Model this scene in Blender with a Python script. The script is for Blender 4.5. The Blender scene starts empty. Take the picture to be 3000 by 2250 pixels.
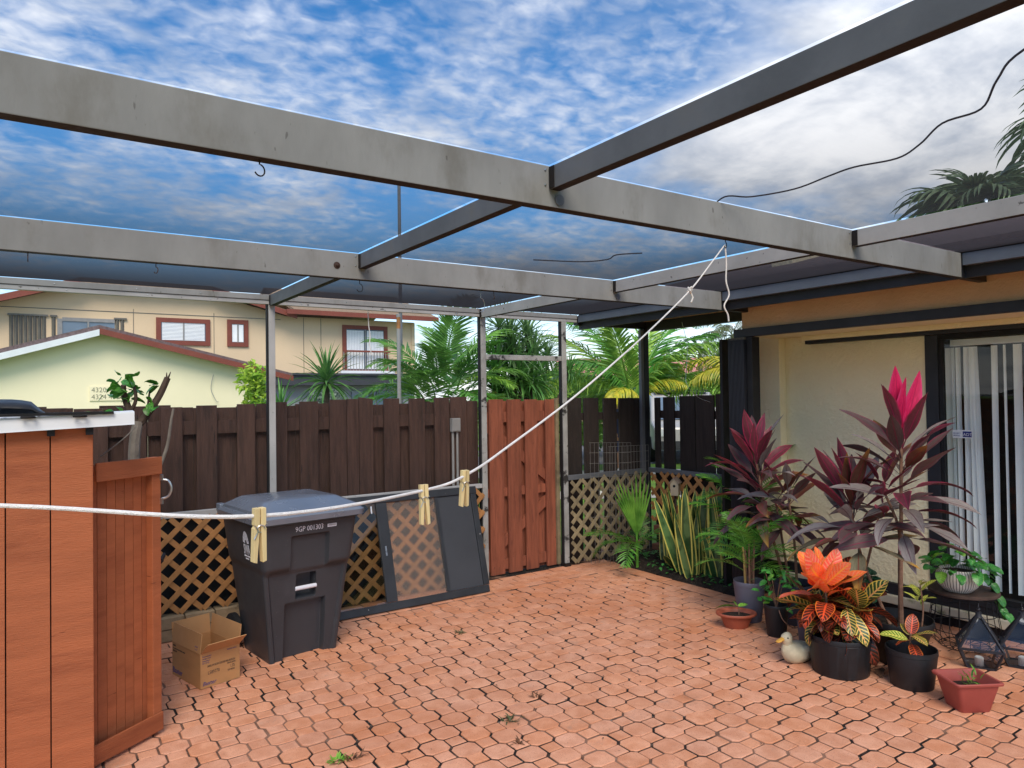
import bpy, bmesh, math, random
from mathutils import Vector, Matrix, Euler
R = math.radians
random.seed(7)
scene = bpy.context.scene
COL = scene.collection

# ------------------------------------------------------------------ camera
CAM_H = 1.75
cam = bpy.data.cameras.new('camera'); camo = bpy.data.objects.new('camera', cam); COL.objects.link(camo)
YAW, PIT, ROL = .59279, .017338, -.014368
fw = Vector((math.sin(YAW)*math.cos(PIT), math.cos(YAW)*math.cos(PIT), math.sin(PIT)))
rt = Vector((math.cos(YAW), -math.sin(YAW), 0)); up = rt.cross(fw)
r2 = rt*math.cos(ROL)+up*math.sin(ROL); u2 = up*math.cos(ROL)-rt*math.sin(ROL)
camo.matrix_world = Matrix(((r2.x, u2.x, -fw.x, 0), (r2.y, u2.y, -fw.y, 0), (r2.z, u2.z, -fw.z, CAM_H), (0, 0, 0, 1)))
cam.sensor_width = 36; cam.lens = 24.98; cam.clip_start = .05; cam.clip_end = 2000
scene.camera = camo

# ------------------------------------------------------------------ light
SUN_AZ, SUN_EL = 207, 47            # azimuth from +Y towards +X
world = bpy.data.worlds.new('World'); scene.world = world; world.use_nodes = True
def build_world():
    nt = world.node_tree; nt.nodes.clear(); L = nt.links.new
    def n(t, **k):
        x = nt.nodes.new('ShaderNode'+t)
        for a, b in k.items(): setattr(x, a, b)
        return x
    def m(op, a, b=None, c=None):
        x = n('Math', operation=op)
        for i, v in enumerate((a, b, c)):
            if v is None: continue
            if isinstance(v, (int, float)): x.inputs[i].default_value = v
            else: L(v, x.inputs[i])
        return x.outputs[0]
    sky = n('TexSky', sky_type='NISHITA'); sky.sun_disc = False
    sky.sun_elevation = R(SUN_EL); sky.sun_rotation = R(SUN_AZ)
    sky.air_density = 1.0; sky.dust_density = .4; sky.ozone_density = 3.5
    tc = n('TexCoord'); sep = n('SeparateXYZ'); L(tc.outputs['Generated'], sep.inputs[0])
    zz = m('MAXIMUM', sep.outputs[2], .0)
    den = m('ADD', zz, .16)
    px = m('DIVIDE', sep.outputs[0], den); py = m('DIVIDE', sep.outputs[1], den)
    comb = n('CombineXYZ'); L(px, comb.inputs[0]); L(py, comb.inputs[1])
    def noise(scale, detail, rough, off=(0,0,0), dist=0., st=(1,1,1), rot=0):
        mp = n('Mapping'); mp.inputs['Location'].default_value = off; mp.inputs['Scale'].default_value = st
        mp.inputs['Rotation'].default_value = (0, 0, rot)
        L(comb.outputs[0], mp.inputs[0])
        x = n('TexNoise'); x.inputs['Scale'].default_value = scale; x.inputs['Detail'].default_value = detail
        x.inputs['Roughness'].default_value = rough; x.inputs['Distortion'].default_value = dist
        L(mp.outputs[0], x.inputs['Vector']); return x.outputs[0]
    def ramp(v, a, b):
        x = n('MapRange', interpolation_type='SMOOTHSTEP'); L(v, x.inputs[0])
        x.inputs[1].default_value = a; x.inputs[2].default_value = b; return x.outputs[0]
    puffs = noise(17.0, 3, .5, (3.1, 1.7, 0), .3, (1, 1.25, 1), R(24))      # altocumulus ripples
    soft = noise(4.2, 4, .55, (7.7, 3.3, 0), .4, (1, 1.3, 1), R(24))
    field = noise(1.15, 3, .5, (5.3, 2.2, 0), .3)
    big = noise(.95, 6, .56, (1.2, 8.4, 2.0), .2)
    v = m('ADD', m('ADD', m('MULTIPLY', puffs, .46), m('MULTIPLY', soft, .36)), m('MULTIPLY', field, 1.05))
    c1 = m('MULTIPLY', ramp(v, .76, 1.24), .92)
    # one larger bank of white cloud
    dx_ = m('SUBTRACT', px, 1.95); dy_ = m('SUBTRACT', py, .85)
    blob = m('EXPONENT', m('MULTIPLY', m('ADD', m('MULTIPLY', dx_, dx_), m('MULTIPLY', dy_, dy_)), -1.6))
    c2 = ramp(m('ADD', big, m('MULTIPLY', blob, .34)), .56, .74)
    hz = m('MULTIPLY', ramp(zz, .20, .0), .85)
    cov = m('MAXIMUM', m('MAXIMUM', c1, c2), hz)
    # cloud brightness: bright crests, greyer bodies
    shade = noise(2.6, 5, .6, (9.0, 4.0, 1.0), .2)
    cr = n('Mix', data_type='RGBA'); L(ramp(shade, .28, .62), cr.inputs[0])
    cr.inputs[6].default_value = (3.0, 3.4, 4.1, 1); cr.inputs[7].default_value = (6.2, 6.3, 6.5, 1)
    sat = n('HueSaturation'); sat.inputs['Saturation'].default_value = 1.32; sat.inputs['Value'].default_value = .92
    L(sky.outputs[0], sat.inputs['Color'])
    mx = n('Mix', data_type='RGBA'); L(cov, mx.inputs[0]); L(sat.outputs[0], mx.inputs[6]); L(cr.outputs[2], mx.inputs[7])
    bg = n('Background'); bg.inputs[1].default_value = .105; L(mx.outputs[2], bg.inputs[0])
    out = n('OutputWorld'); L(bg.outputs[0], out.inputs[0])
build_world()
sund = bpy.data.lights.new('sun', 'SUN'); sund.energy = 1.5; sund.angle = R(32); sund.color = (1, .89, .74)
suno = bpy.data.objects.new('sun', sund); COL.objects.link(suno)
sd = Vector((math.sin(R(SUN_AZ))*math.cos(R(SUN_EL)), math.cos(R(SUN_AZ))*math.cos(R(SUN_EL)), math.sin(R(SUN_EL))))
suno.rotation_euler = (-sd).to_track_quat('-Z', 'Y').to_euler()
vs = scene.view_settings; vs.view_transform = 'Standard'; vs.look = 'None'; vs.gamma = 1; vs.exposure = 1.15
scene.cycles.transparent_max_bounces = 24

# ------------------------------------------------------------------ helpers
def lin(h):
    h = h.lstrip('#'); o = []
    for i in (0, 2, 4):
        c = int(h[i:i+2], 16)/255
        o.append(c/12.92 if c <= .04045 else ((c+.055)/1.055)**2.4)
    return tuple(o)
class NT:
    def __init__(s, name):
        s.mat = bpy.data.materials.new(name); s.mat.use_nodes = True; s.nt = s.mat.node_tree; s.nt.nodes.clear()
        s.out = s.n('OutputMaterial')
    def n(s, t, ins=None, **k):
        x = s.nt.nodes.new('ShaderNode'+t)
        for a, b in k.items(): setattr(x, a, b)
        for a, b in (ins or {}).items(): s.set(x, a, b)
        return x
    def set(s, x, a, v):
        i = x.inputs[a]
        if isinstance(v, bpy.types.NodeSocket): s.nt.links.new(v, i)
        else:
            if isinstance(v, tuple) and len(v) == 3 and i.type == 'RGBA': v = v+(1,)
            i.default_value = v
    def math(s, op, a, b=None, clamp=False):
        x = s.n('Math', operation=op); x.use_clamp = clamp; s.set(x, 0, a)
        if b is not None: s.set(x, 1, b)
        return x.outputs[0]
    def mix(s, f, a, b, mode='MIX'):
        x = s.n('Mix', data_type='RGBA', blend_type=mode); s.set(x, 0, f); s.set(x, 6, a); s.set(x, 7, b); return x.outputs[2]
    def ramp(s, v, a, b, lo=0., hi=1.):
        x = s.n('MapRange', interpolation_type='SMOOTHSTEP'); s.set(x, 0, v)
        for i, q in zip((1, 2, 3, 4), (a, b, lo, hi)): x.inputs[i].default_value = q
        return x.outputs[0]
    def coord(s, scale=(1, 1, 1), rot=(0, 0, 0)):
        tc = s.n('TexCoord'); oi = s.n('ObjectInfo')
        ad = s.n('VectorMath', operation='ADD'); s.set(ad, 0, tc.outputs['Object'])
        sc = s.n('VectorMath', operation='SCALE'); sc.inputs[0].default_value = (37.3, 17.7, 51.1); s.set(sc, 3, oi.outputs['Random'])
        s.set(ad, 1, sc.outputs[0])
        mp = s.n('Mapping'); mp.inputs['Scale'].default_value = scale; mp.inputs['Rotation'].default_value = rot
        s.set(mp, 0, ad.outputs[0]); return mp.outputs[0]
    def noise(s, vec, scale, detail=4, rough=.55, dist=0.):
        x = s.n('TexNoise'); s.set(x, 'Vector', vec)
        x.inputs['Scale'].default_value = scale; x.inputs['Detail'].default_value = detail
        x.inputs['Roughness'].default_value = rough; x.inputs['Distortion'].default_value = dist
        return x.outputs[0]
    def rnd(s): return s.n('ObjectInfo').outputs['Random']
    def bsdf(s, color, rough=.6, metal=0., spec=.5, normal=None, **k):
        p = s.n('BsdfPrincipled'); s.set(p, 'Base Color', color); s.set(p, 'Roughness', rough); s.set(p, 'Metallic', metal)
        s.set(p, 'Specular IOR Level', spec)
        for a, b in k.items(): s.set(p, a.replace('_', ' '), b)
        if normal is not None: s.set(p, 'Normal', normal)
        return p.outputs[0]
    def bump(s, h, strength=.3, dist=.01):
        x = s.n('Bump'); s.set(x, 'Height', h); s.set(x, 'Strength', strength); s.set(x, 'Distance', dist); return x.outputs[0]
    def done(s, sh): s.nt.links.new(sh, s.out.inputs[0]); return s.mat
def M(name, col, rough=.6, var=.18, scale=6, metal=0., spec=.4, bump=.15, bscale=70, bdist=.004, st=(1, 1, 1), rnd=0., stain=None, speck=None):
    """generic paint / wood / stone: base colour with mottling, optional stains and specks, per-piece variation"""
    t = NT(name); c = lin(col) if isinstance(col, str) else col
    v = t.coord(st)
    n1 = t.noise(v, scale, 5, .6)
    dark = tuple(x*(1-var) for x in c); lite = tuple(min(.95, x*(1+var)) for x in c)
    k = t.mix(t.ramp(n1, .25, .75), dark, lite)
    if stain:
        sc, ssc, a, b, amt = stain
        k = t.mix(t.math('MULTIPLY', t.ramp(t.noise(v, ssc, 6, .65), a, b), amt), k, lin(sc))
    if speck:
        sc, ssc, th, amt = speck
        k = t.mix(t.math('MULTIPLY', t.ramp(t.noise(v, ssc, 2, .5), th, th+.06), amt), k, lin(sc))
    if rnd:
        hs = t.n('HueSaturation'); t.set(hs, 'Color', k)
        t.set(hs, 'Value', t.math('ADD', t.math('MULTIPLY', t.rnd(), 2*rnd), 1-rnd)); k = hs.outputs[0]
    rr = t.math('ADD', t.math('MULTIPLY', t.noise(v, scale*2.3, 3), .25), rough-.12, True)
    nm = t.bump(t.noise(v, bscale, 4, .6), bump, bdist) if bump else None
    return t.done(t.bsdf(k, rr, metal, spec, nm))

class MB:
    def __init__(s): s.v = []; s.f = []; s.mi = []; s.uv = []
    def add(s, vs, fs, mi=0, uv=None):
        b = len(s.v); s.v += [tuple(p) for p in vs]
        for f in fs: s.f.append(tuple(b+i for i in f)); s.mi.append(mi)
        s.uv += list(uv) if uv else [(0, 0)]*len(vs)
        return s
    def box(s, x0, x1, y0, y1, z0, z1, mi=0, mat=None, bot=None):
        p = [Vector(q) for q in ((x0, y0, z0), (x1, y0, z0), (x1, y1, z0), (x0, y1, z0), (x0, y0, z1), (x1, y0, z1), (x1, y1, z1), (x0, y1, z1))]
        if mat: p = [mat @ q for q in p]
        s.add(p, [(4, 5, 6, 7), (0, 1, 5, 4), (1, 2, 6, 5), (2, 3, 7, 6), (3, 0, 4, 7)], mi)
        b = len(s.v)-8; s.f.append((b+3, b+2, b+1, b)); s.mi.append(mi if bot is None else bot)
        return s
    def bar(s, a, b, w, h, mi=0, upv=(0, 0, 1)):
        a, b = Vector(a), Vector(b); d = (b-a).normalized(); u = Vector(upv)
        if abs(d.dot(u)) > .99: u = Vector((0, 1, 0))
        x = d.cross(u).normalized(); z = x.cross(d)
        q = []
        for p in (a, b):
            for i, j in ((-1, -1), (1, -1), (1, 1), (-1, 1)): q.append(p+x*(w/2*i)+z*(h/2*j))
        return s.add(q, [(0, 1, 2, 3), (7, 6, 5, 4), (0, 4, 5, 1), (1, 5, 6, 2), (2, 6, 7, 3), (3, 7, 4, 0)], mi)
    def tube(s, pts, r, seg=8, mi=0, caps=True):
        pts = [Vector(p) for p in pts]; n = len(pts); rs = r if isinstance(r, (list, tuple)) else [r]*n
        vs = []; prev = None
        for i, p in enumerate(pts):
            d = (pts[min(i+1, n-1)]-pts[max(i-1, 0)]).normalized()
            if prev is None:
                a = Vector((0, 0, 1)) if abs(d.z) < .9 else Vector((1, 0, 0)); x = d.cross(a).normalized()
            else:
                x = prev-d*prev.dot(d); x = x.normalized() if x.length > 1e-6 else d.orthogonal().normalized()
            prev = x; y = d.cross(x)
            for k in range(seg):
                t = 2*math.pi*k/seg; vs.append(p+(x*math.cos(t)+y*math.sin(t))*rs[i])
        fs = [(i*seg+k, i*seg+(k+1) % seg, (i+1)*seg+(k+1) % seg, (i+1)*seg+k) for i in range(n-1) for k in range(seg)]
        if caps: fs += [tuple(range(seg-1, -1, -1)), tuple((n-1)*seg+k for k in range(seg))]
        return s.add(vs, fs, mi)
    def lathe(s, prof, seg=32, mi=0, c=(0, 0, 0), rib=None):
        vs = []
        for j, (r, z) in enumerate(prof):
            for k in range(seg):
                t = 2*math.pi*k/seg; q = r*(1+(rib(k, j) if rib else 0)); vs.append((c[0]+q*math.cos(t), c[1]+q*math.sin(t), c[2]+z))
        fs = [(j*seg+k, j*seg+(k+1) % seg, (j+1)*seg+(k+1) % seg, (j+1)*seg+k) for j in range(len(prof)-1) for k in range(seg)]
        return s.add(vs, fs, mi)
    def loft(s, rings, mi=0, cap0=True, cap1=True):
        n = len(rings[0]); vs = [p for r in rings for p in r]
        fs = [(j*n+k, j*n+(k+1) % n, (j+1)*n+(k+1) % n, (j+1)*n+k) for j in range(len(rings)-1) for k in range(n)]
        if cap0: fs.append(tuple(range(n-1, -1, -1)))
        if cap1: fs.append(tuple((len(rings)-1)*n+k for k in range(n)))
        return s.add(vs, fs, mi)
    def prism(s, poly, axis, a, b, mi=0):
        """poly: 2-D outline; axis: 'x','y','z' extrusion between a and b"""
        def P(u, v, w): return {'x': (w, u, v), 'y': (u, w, v), 'z': (u, v, w)}[axis]
        n = len(poly); vs = [P(u, v, a) for u, v in poly]+[P(u, v, b) for u, v in poly]
        fs = [tuple(range(n)), tuple(range(2*n-1, n-1, -1))]+[(k, n+k, n+(k+1) % n, (k+1) % n) for k in range(n)]
        return s.add(vs, fs, mi)
    def mesh(s, name, mats, smooth=False, sharp=38):
        me = bpy.data.meshes.new(name); me.from_pydata(s.v, [], s.f)
        for m in (mats if isinstance(mats, (list, tuple)) else [mats]): me.materials.append(m)
        if any(s.mi): me.polygons.foreach_set('material_index', s.mi)
        uv = me.uv_layers.new(name='UVMap'); idx = [0]*len(me.loops); me.loops.foreach_get('vertex_index', idx)
        uv.data.foreach_set('uv', [c for i in idx for c in s.uv[i]])
        bm = bmesh.new(); bm.from_mesh(me); bmesh.ops.recalc_face_normals(bm, faces=bm.faces); bm.to_mesh(me); bm.free()
        if smooth:
            me.polygons.foreach_set('use_smooth', [True]*len(me.polygons)); me.set_sharp_from_angle(angle=R(sharp))
        me.update(); return me
    def build(s, name, mats, parent=None, world=False, smooth=False, sharp=38, bev=0., loc=None, rot=None):
        return inst(s.mesh(name, mats, smooth, sharp), name, parent, loc, rot, world=world, bev=bev)
def inst(me, name, parent=None, loc=None, rot=None, scale=None, world=False, bev=0.):
    o = bpy.data.objects.new(name, me); COL.objects.link(o)
    if parent is not None: o.parent = parent
    if world and parent is not None:
        w = Vector(); q = parent
        while q is not None: w += q.location; q = q.parent
        o.location = -w
        if loc is not None: o.location = Vector(loc)-w
    elif loc is not None: o.location = loc
    if rot is not None: o.rotation_euler = rot
    if scale is not None: o.scale = scale if isinstance(scale, (tuple, list)) else (scale,)*3
    if bev:
        b = o.modifiers.new('bevel', 'BEVEL'); b.width = bev; b.segments = 2; b.limit_method = 'ANGLE'; b.angle_limit = R(50)
    return o
def thing(name, label, cat, loc=(0, 0, 0), rz=0., group=None):
    o = bpy.data.objects.new(name, None); COL.objects.link(o); o.empty_display_size = .1
    o.location = loc; o.rotation_euler = (0, 0, rz); return tag(o, label, cat, group)
def tag(o, label, cat, group=None):
    o['label'] = label; o['category'] = cat
    if group: o['group'] = group
    return o
def struct(o): o['kind'] = 'structure'; return o
def stuff(o): o['kind'] = 'stuff'; return o
def text(body, size, mat, parent, mtx, sx=1., align='LEFT', ext=.0004, name='lettering'):
    cu = bpy.data.curves.new('t', 'FONT'); cu.body = body; cu.size = size; cu.extrude = ext; cu.align_x = align; cu.resolution_u = 2
    o = bpy.data.objects.new('t', cu); COL.objects.link(o)
    me = bpy.data.meshes.new_from_object(o.evaluated_get(bpy.context.evaluated_depsgraph_get()))
    bpy.data.objects.remove(o); bpy.data.curves.remove(cu)
    me.transform(mtx @ Matrix.Diagonal((sx, 1, 1, 1))); me.materials.clear(); me.materials.append(mat); me.name = name
    p = bpy.data.objects.new(name, me); COL.objects.link(p); p.parent = parent; return p
def frame(o, x, y): # matrix with local X along x, Y along y, origin o
    x = Vector(x).normalized(); y = Vector(y); y = (y-x*y.dot(x)).normalized(); z = x.cross(y)
    return Matrix(((x.x, y.x, z.x, o[0]), (x.y, y.y, z.y, o[1]), (x.z, y.z, z.z, o[2]), (0, 0, 0, 1)))
def smooth_path(pts, k=6):
    P = [Vector(p) for p in pts]; out = []
    for i in range(len(P)-1):
        a, b, c, d = P[max(i-1, 0)], P[i], P[i+1], P[min(i+2, len(P)-1)]
        for j in range(k):
            t = j/k
            out.append(.5*((2*b)+(c-a)*t+(2*a-5*b+4*c-d)*t*t+(3*b-a-3*c+d)*t**3))
    return out+[P[-1]]
def U(a, b): return random.uniform(a, b)
# ------------------------------------------------------------------ materials
def paver_mat():
    t = NT('terracotta_paver'); v = t.coord()
    uvs = t.n('SeparateXYZ'); t.set(uvs, 0, t.n('UVMap').outputs[0]); idv = t.math('FRACT', t.math('ADD', uvs.outputs[0], t.rnd()))
    c = t.mix(t.ramp(t.noise(v, 9, 5, .6), .3, .7), lin('#cc8862'), lin('#df9f7b'))
    c = t.mix(t.math('MULTIPLY', t.ramp(t.noise(v, 190, 3, .6), .57, .68), .6), c, lin('#8a5140'))
    c = t.mix(t.math('MULTIPLY', t.ramp(t.noise(v, 330, 2, .6), .62, .70), .5), c, lin('#f0c4a8'))
    c = t.mix(t.math('MULTIPLY', t.ramp(t.noise(v, 5, 6, .7), .58, .78), .5), c, lin('#9c8c80'))
    g = t.n('TexCoord').outputs['Object']; geo = t.n('NewGeometry').outputs['Position']
    big = t.noise(geo, .9, 4, .6)
    c = t.mix(t.math('MULTIPLY', t.ramp(big, .45, .72), .55), c, lin('#bb7044'))
    c = t.mix(t.math('MULTIPLY', t.ramp(t.noise(geo, 2.3, 6, .7), .60, .74), .35), c, lin('#6a4a3a'))
    hs = t.n('HueSaturation'); t.set(hs, 'Color', c)
    t.set(hs, 'Value', t.math('ADD', t.math('MULTIPLY', idv, .10), .94)); t.set(hs, 'Saturation', t.math('ADD', t.math('MULTIPLY', t.math('FRACT', t.math('MULTIPLY', idv, 7.3)), -.08), 1.0))
    nm = t.bump(t.noise(v, 120, 5, .7), .5, .004)
    return t.done(t.bsdf(hs.outputs[0], .82, 0, .25, nm))
MAT = {}
MAT['paver'] = paver_mat()
MAT['joint'] = M('joint_soil', '#17120f', .95, .5, 14, bump=.6, bscale=90, stain=('#96705a', 1.3, .46, .60, .85), speck=('#8d867a', 40, .64, .6))
MAT['soil'] = M('garden_soil', '#2a211b', .95, .5, 20, bump=.9, bscale=60, bdist=.02, speck=('#5b4b3c', 45, .6, .7))
MAT['grass_ground'] = M('grass_ground', '#5d7f2c', .95, .4, 3, bump=.6, bscale=40)
MAT['asphalt'] = M('asphalt', '#6d6d70', .9, .2, 5, bump=.4, bscale=120)
MAT['concrete'] = M('sidewalk_concrete', '#b9b5aa', .9, .15, 3, bump=.3)
MAT['frame_grey'] = M('weathered_grey_paint', '#8a8b8a', .6, .18, 1.6, bump=.2, bscale=30, stain=('#66635b', 3.0, .48, .76, .65), speck=('#4a4844', 30, .71, .6), st=(1.6, 1, .7))
MAT['frame_dark'] = M('dark_grey_paint', '#63666b', .5, .2, 3, bump=.1, stain=('#6a6250', 3, .55, .75, .5))
MAT['frame_mid'] = M('mid_grey_paint', '#a6a6a5', .5, .16, 3, bump=.1, speck=('#3c3a38', 30, .68, .8))
MAT['post_worn'] = M('worn_post_paint', '#9c9c99', .6, .25, 5, bump=.25, stain=('#2c2a2a', 7, .54, .62, .95))
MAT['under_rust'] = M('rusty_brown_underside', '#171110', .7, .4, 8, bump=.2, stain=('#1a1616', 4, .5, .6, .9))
MAT['ledger'] = M('ledger_metal', '#5d6672', .4, .12, 3, bump=.06, speck=('#c8ccd0', 22, .74, .9))
MAT['black_trim'] = M('black_trim_paint', '#25272e', .5, .25, 5, bump=.2)
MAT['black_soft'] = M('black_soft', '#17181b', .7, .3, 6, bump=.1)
MAT['fence'] = M('fence_brown_stain', '#48332b', .8, .3, 5, bump=.55, bscale=26, bdist=.006, st=(6, 6, .6), rnd=.14, stain=('#2a201b', 2.2, .56, .75, .8), speck=('#1d1716', 9, .70, .8))
MAT['fence_dark'] = M('fence_dark_stain', '#312824', .8, .3, 5, bump=.5, bscale=26, bdist=.006, st=(6, 6, .6), rnd=.18)
MAT['gate'] = M('gate_red_stain', '#8c503a', .75, .25, 5, bump=.55, bscale=26, bdist=.006, st=(6, 6, .6), rnd=.12, stain=('#5a2e27', 3, .55, .75, .7), speck=('#33201c', 24, .70, .9))
MAT['shed'] = M('shed_orange_stain', '#a65f3b', .68, .10, 2.5, bump=.7, bscale=26, bdist=.004, st=(1.0, 1.0, 7), rnd=.06, stain=('#7d3f25', 1.0, .48, .78, .7), speck=('#5c2c1a', 7, .72, .7), spec=.35)
MAT['lath_tan'] = M('lattice_tan', '#a9794a', .7, .2, 6, bump=.25, st=(2, 2, 2), rnd=.08)
MAT['lath_old'] = M('lattice_weathered', '#8d7f62', .85, .3, 7, bump=.4, rnd=.12, stain=('#5c5442', 5, .5, .7, .7))
MAT['stucco'] = M('cream_stucco', '#faeac4', .85, .05, 1.5, bump=.8, bscale=30, bdist=.016, speck=('#3b3127', 9, .785, .8))
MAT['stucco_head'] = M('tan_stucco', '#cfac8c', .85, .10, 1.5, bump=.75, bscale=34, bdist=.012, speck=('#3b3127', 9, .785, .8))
MAT['sill'] = M('mossy_white_sill', '#cfcab6', .8, .12, 5, bump=.3, stain=('#5e6a2c', 5, .52, .68, .85))
MAT['shingle'] = M('brown_shingles', '#6c5c5c', .95, .3, 20, bump=.5, bscale=30)
MAT['shingle_tan'] = M('tan_shingles', '#8c7660', .95, .3, 16, bump=.5, bscale=30)
MAT['white'] = M('white_paint', '#dfe3e6', .45, .06, 3, bump=.05)
MAT['rope'] = M('white_rope', '#e6e1dd', .85, .08, 40, bump=.8, bscale=300, st=(1, 1, 1))
MAT['pin'] = M('clothespin_wood', '#cdb684', .7, .16, 22, bump=.25, st=(1, 1, .2), rnd=.12, stain=('#8a7148', 20, .6, .75, .5))
MAT['metal'] = M('galvanised', '#b9bcbe', .3, .1, 20, metal=.9, bump=.05)
MAT['mesh_wire'] = M('grey_wire', '#7d7a76', .5, .2, 20, metal=.3, bump=.05)
MAT['metal_dark'] = M('dark_wire', '#2a2828', .5, .2, 20, metal=.4, bump=.05)
MAT['rusty'] = M('rusty_hook', '#3d2a22', .7, .3, 40, bump=.2)
MAT['can'] = M('can_plastic', '#373a3f', .42, .12, 3, spec=.45, bump=.25, bscale=200, bdist=.001, stain=('#55565c', 3.5, .58, .8, .45), speck=('#8c8a88', 60, .735, .55))
MAT['lid'] = M('can_lid', '#68707c', .24, .1, 3, spec=.9, bump=.15, bscale=160, bdist=.001, speck=('#9a9994', 50, .72, .6))
MAT['rubber'] = M('rubber', '#141416', .8, .2, 10)
MAT['print_white'] = M('white_print', '#d9dae2', .6, .05, 30, bump=0)
MAT['card'] = M('cardboard', '#b48556', .85, .10, 4, bump=.2, bscale=90, st=(1, 1, 3))
MAT['card_in'] = M('cardboard_inner', '#b88a5c', .85, .08, 4, bump=.2, bscale=90)
MAT['ink_blue'] = M('blue_ink', '#2c3478', .7, .1, 30, bump=0)
MAT['ink_black'] = M('grey_ink', '#4a3f38', .7, .1, 30, bump=0)
MAT['nursery'] = M('black_pot', '#1d1d20', .5, .2, 5, bump=.15, stain=('#3a3a3c', 4, .55, .75, .5))
MAT['pot_grey'] = M('grey_pot', '#5d5d6b', .5, .1, 4, bump=.1)
MAT['pot_blue'] = M('slate_pot', '#3b3f4c', .5, .1, 4, bump=.1)
MAT['terracotta'] = M('terracotta_plastic', '#a2553f', .5, .12, 5, bump=.1)
MAT['planter_red'] = M('planter_red', '#9a4a42', .45, .10, 5, bump=.1)
MAT['duck'] = M('duck_plaster', '#c9bfa0', .8, .16, 14, bump=.2, stain=('#6f6448', 9, .52, .75, .7))
MAT['duck_bill'] = M('duck_bill', '#d6a044', .6, .1, 14)
MAT['wood_dark'] = M('dark_wood', '#4b3a33', .7, .3, 6, bump=.4, st=(1, 6, 6))
MAT['conduit'] = M('conduit_grey', '#8d8c8a', .5, .1, 6, bump=.05)
MAT['brick'] = M('retaining_block', '#6e4a3c', .9, .25, 8, bump=.5, rnd=.2)
MAT['tanblock'] = M('tan_block', '#97856b', .9, .25, 8, bump=.5, rnd=.15, stain=('#4b4a3a', 6, .55, .75, .7))
MAT['yellow_wall'] = M('pale_yellow_wall', '#f0e6c2', .9, .04, .6, bump=.25, bscale=20)
MAT['tan_wall'] = M('tan_wall', '#dcc3a0', .9, .05, .4, bump=.1)
MAT['brown_trim'] = M('brown_red_trim', '#7d4032', .6, .1, 3)
MAT['dark_trim'] = M('charcoal_trim', '#3c3d42', .6, .1, 3)
MAT['blind'] = M('white_blinds', '#f0f4f8', .6, .06, 3, bump=0)
MAT['shutter_grey'] = M('shutter_grey', '#6d6a62', .5, .15, 3)
MAT['pink_roof'] = M('pink_roof', '#c4817a', .8, .12, 2)
MAT['bark'] = M('bark', '#7b746a', .9, .3, 9, bump=.8, bscale=30, bdist=.01)
MAT['bark_dark'] = M('bark_dark', '#4a3d33', .9, .3, 9, bump=.8, bscale=30, bdist=.01)
MAT['cane'] = M('cane_stem', '#7c5c4a', .8, .25, 18, bump=.5, st=(1, 1, 4))
MAT['bird_wood'] = M('birdhouse_wood', '#b3a48c', .8, .2, 12, bump=.3, st=(1, 1, .3))
MAT['bird_roof'] = M('birdhouse_roof', '#9a8a7a', .8, .2, 8, stain=('#7a3028', 6, .5, .6, .8))
MAT['weed_dry'] = M('dry_weed', '#6b4a34', .9, .3, 30, bump=0)
MAT['tarp'] = M('black_tarp', '#1b1c20', .45, .3, 6, bump=.3, bscale=20, bdist=.02)
def glass(name, col=(1, 1, 1), rough=.0, tint=.0):
    t = NT(name); tr = t.n('BsdfTransparent', {'Color': col}); gl = t.n('BsdfGlossy', {'Roughness': rough})
    fr = t.n('Fresnel', {'IOR': 1.5}); mx = t.n('MixShader'); t.set(mx, 0, t.math('ADD', fr.outputs[0], tint, True)); t.set(mx, 1, tr.outputs[0]); t.set(mx, 2, gl.outputs[0])
    return t.done(mx.outputs[0])
MAT['glass'] = glass('window_glass', (.93, .96, .95))
MAT['glass_lantern'] = glass('lantern_glass', (.9, .92, .93), .02, .015)
MAT['pane_far'] = M('far_window_glass', '#5d6f82', .12, .1, 2, spec=.9, bump=0)
def frosted():
    t = NT('frosted_pane'); v = t.coord(); nm = t.bump(t.noise(v, 60, 3), .25, .01)
    p = t.n('BsdfPrincipled', {'Base Color': (.95, .86, .78), 'Roughness': .235, 'IOR': 1.2, 'Transmission Weight': .93, 'Normal': nm})
    return t.done(p.outputs[0])
MAT['frosted'] = frosted()
def screen_mat(name, k, pw, top, col):
    """woven fly screen: the threads close up as they are seen more edge-on"""
    t = NT(name); geo = t.n('NewGeometry')
    d = t.n('VectorMath', operation='DOT_PRODUCT'); t.set(d, 0, geo.outputs['Normal']); t.set(d, 1, geo.outputs['Incoming'])
    c = t.math('MAXIMUM', t.math('ABSOLUTE', d.outputs[1]), .02)
    T = t.math('MULTIPLY', t.math('EXPONENT', t.math('MULTIPLY', t.math('POWER', t.math('DIVIDE', k, c), pw), -1.)), top)
    v = t.n('TexCoord').outputs['Object']; mp = t.n('Mapping'); mp.inputs['Scale'].default_value = (3, 60, 1); t.set(mp, 0, v)
    T = t.math('SUBTRACT', T, t.math('MULTIPLY', t.ramp(t.noise(mp.outputs[0], 3, 3), .4, .8), .012), True)
    df = t.n('BsdfDiffuse', {'Color': col}); tl = t.n('BsdfTranslucent', {'Color': col})
    a = t.n('MixShader', {0: .5}); t.set(a, 1, df.outputs[0]); t.set(a, 2, tl.outputs[0])
    m = t.n('MixShader'); t.set(m, 0, T); t.set(m, 1, a.outputs[0]); t.set(m, 2, t.n('BsdfTransparent').outputs[0])
    return t.done(m.outputs[0])
MAT['screen'] = screen_mat('roof_screen', .225, 2.5, .94, (.04, .04, .046))
MAT['screen_wall'] = screen_mat('wall_screen', .02, 1.0, .97, (.12, .12, .125))

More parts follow.
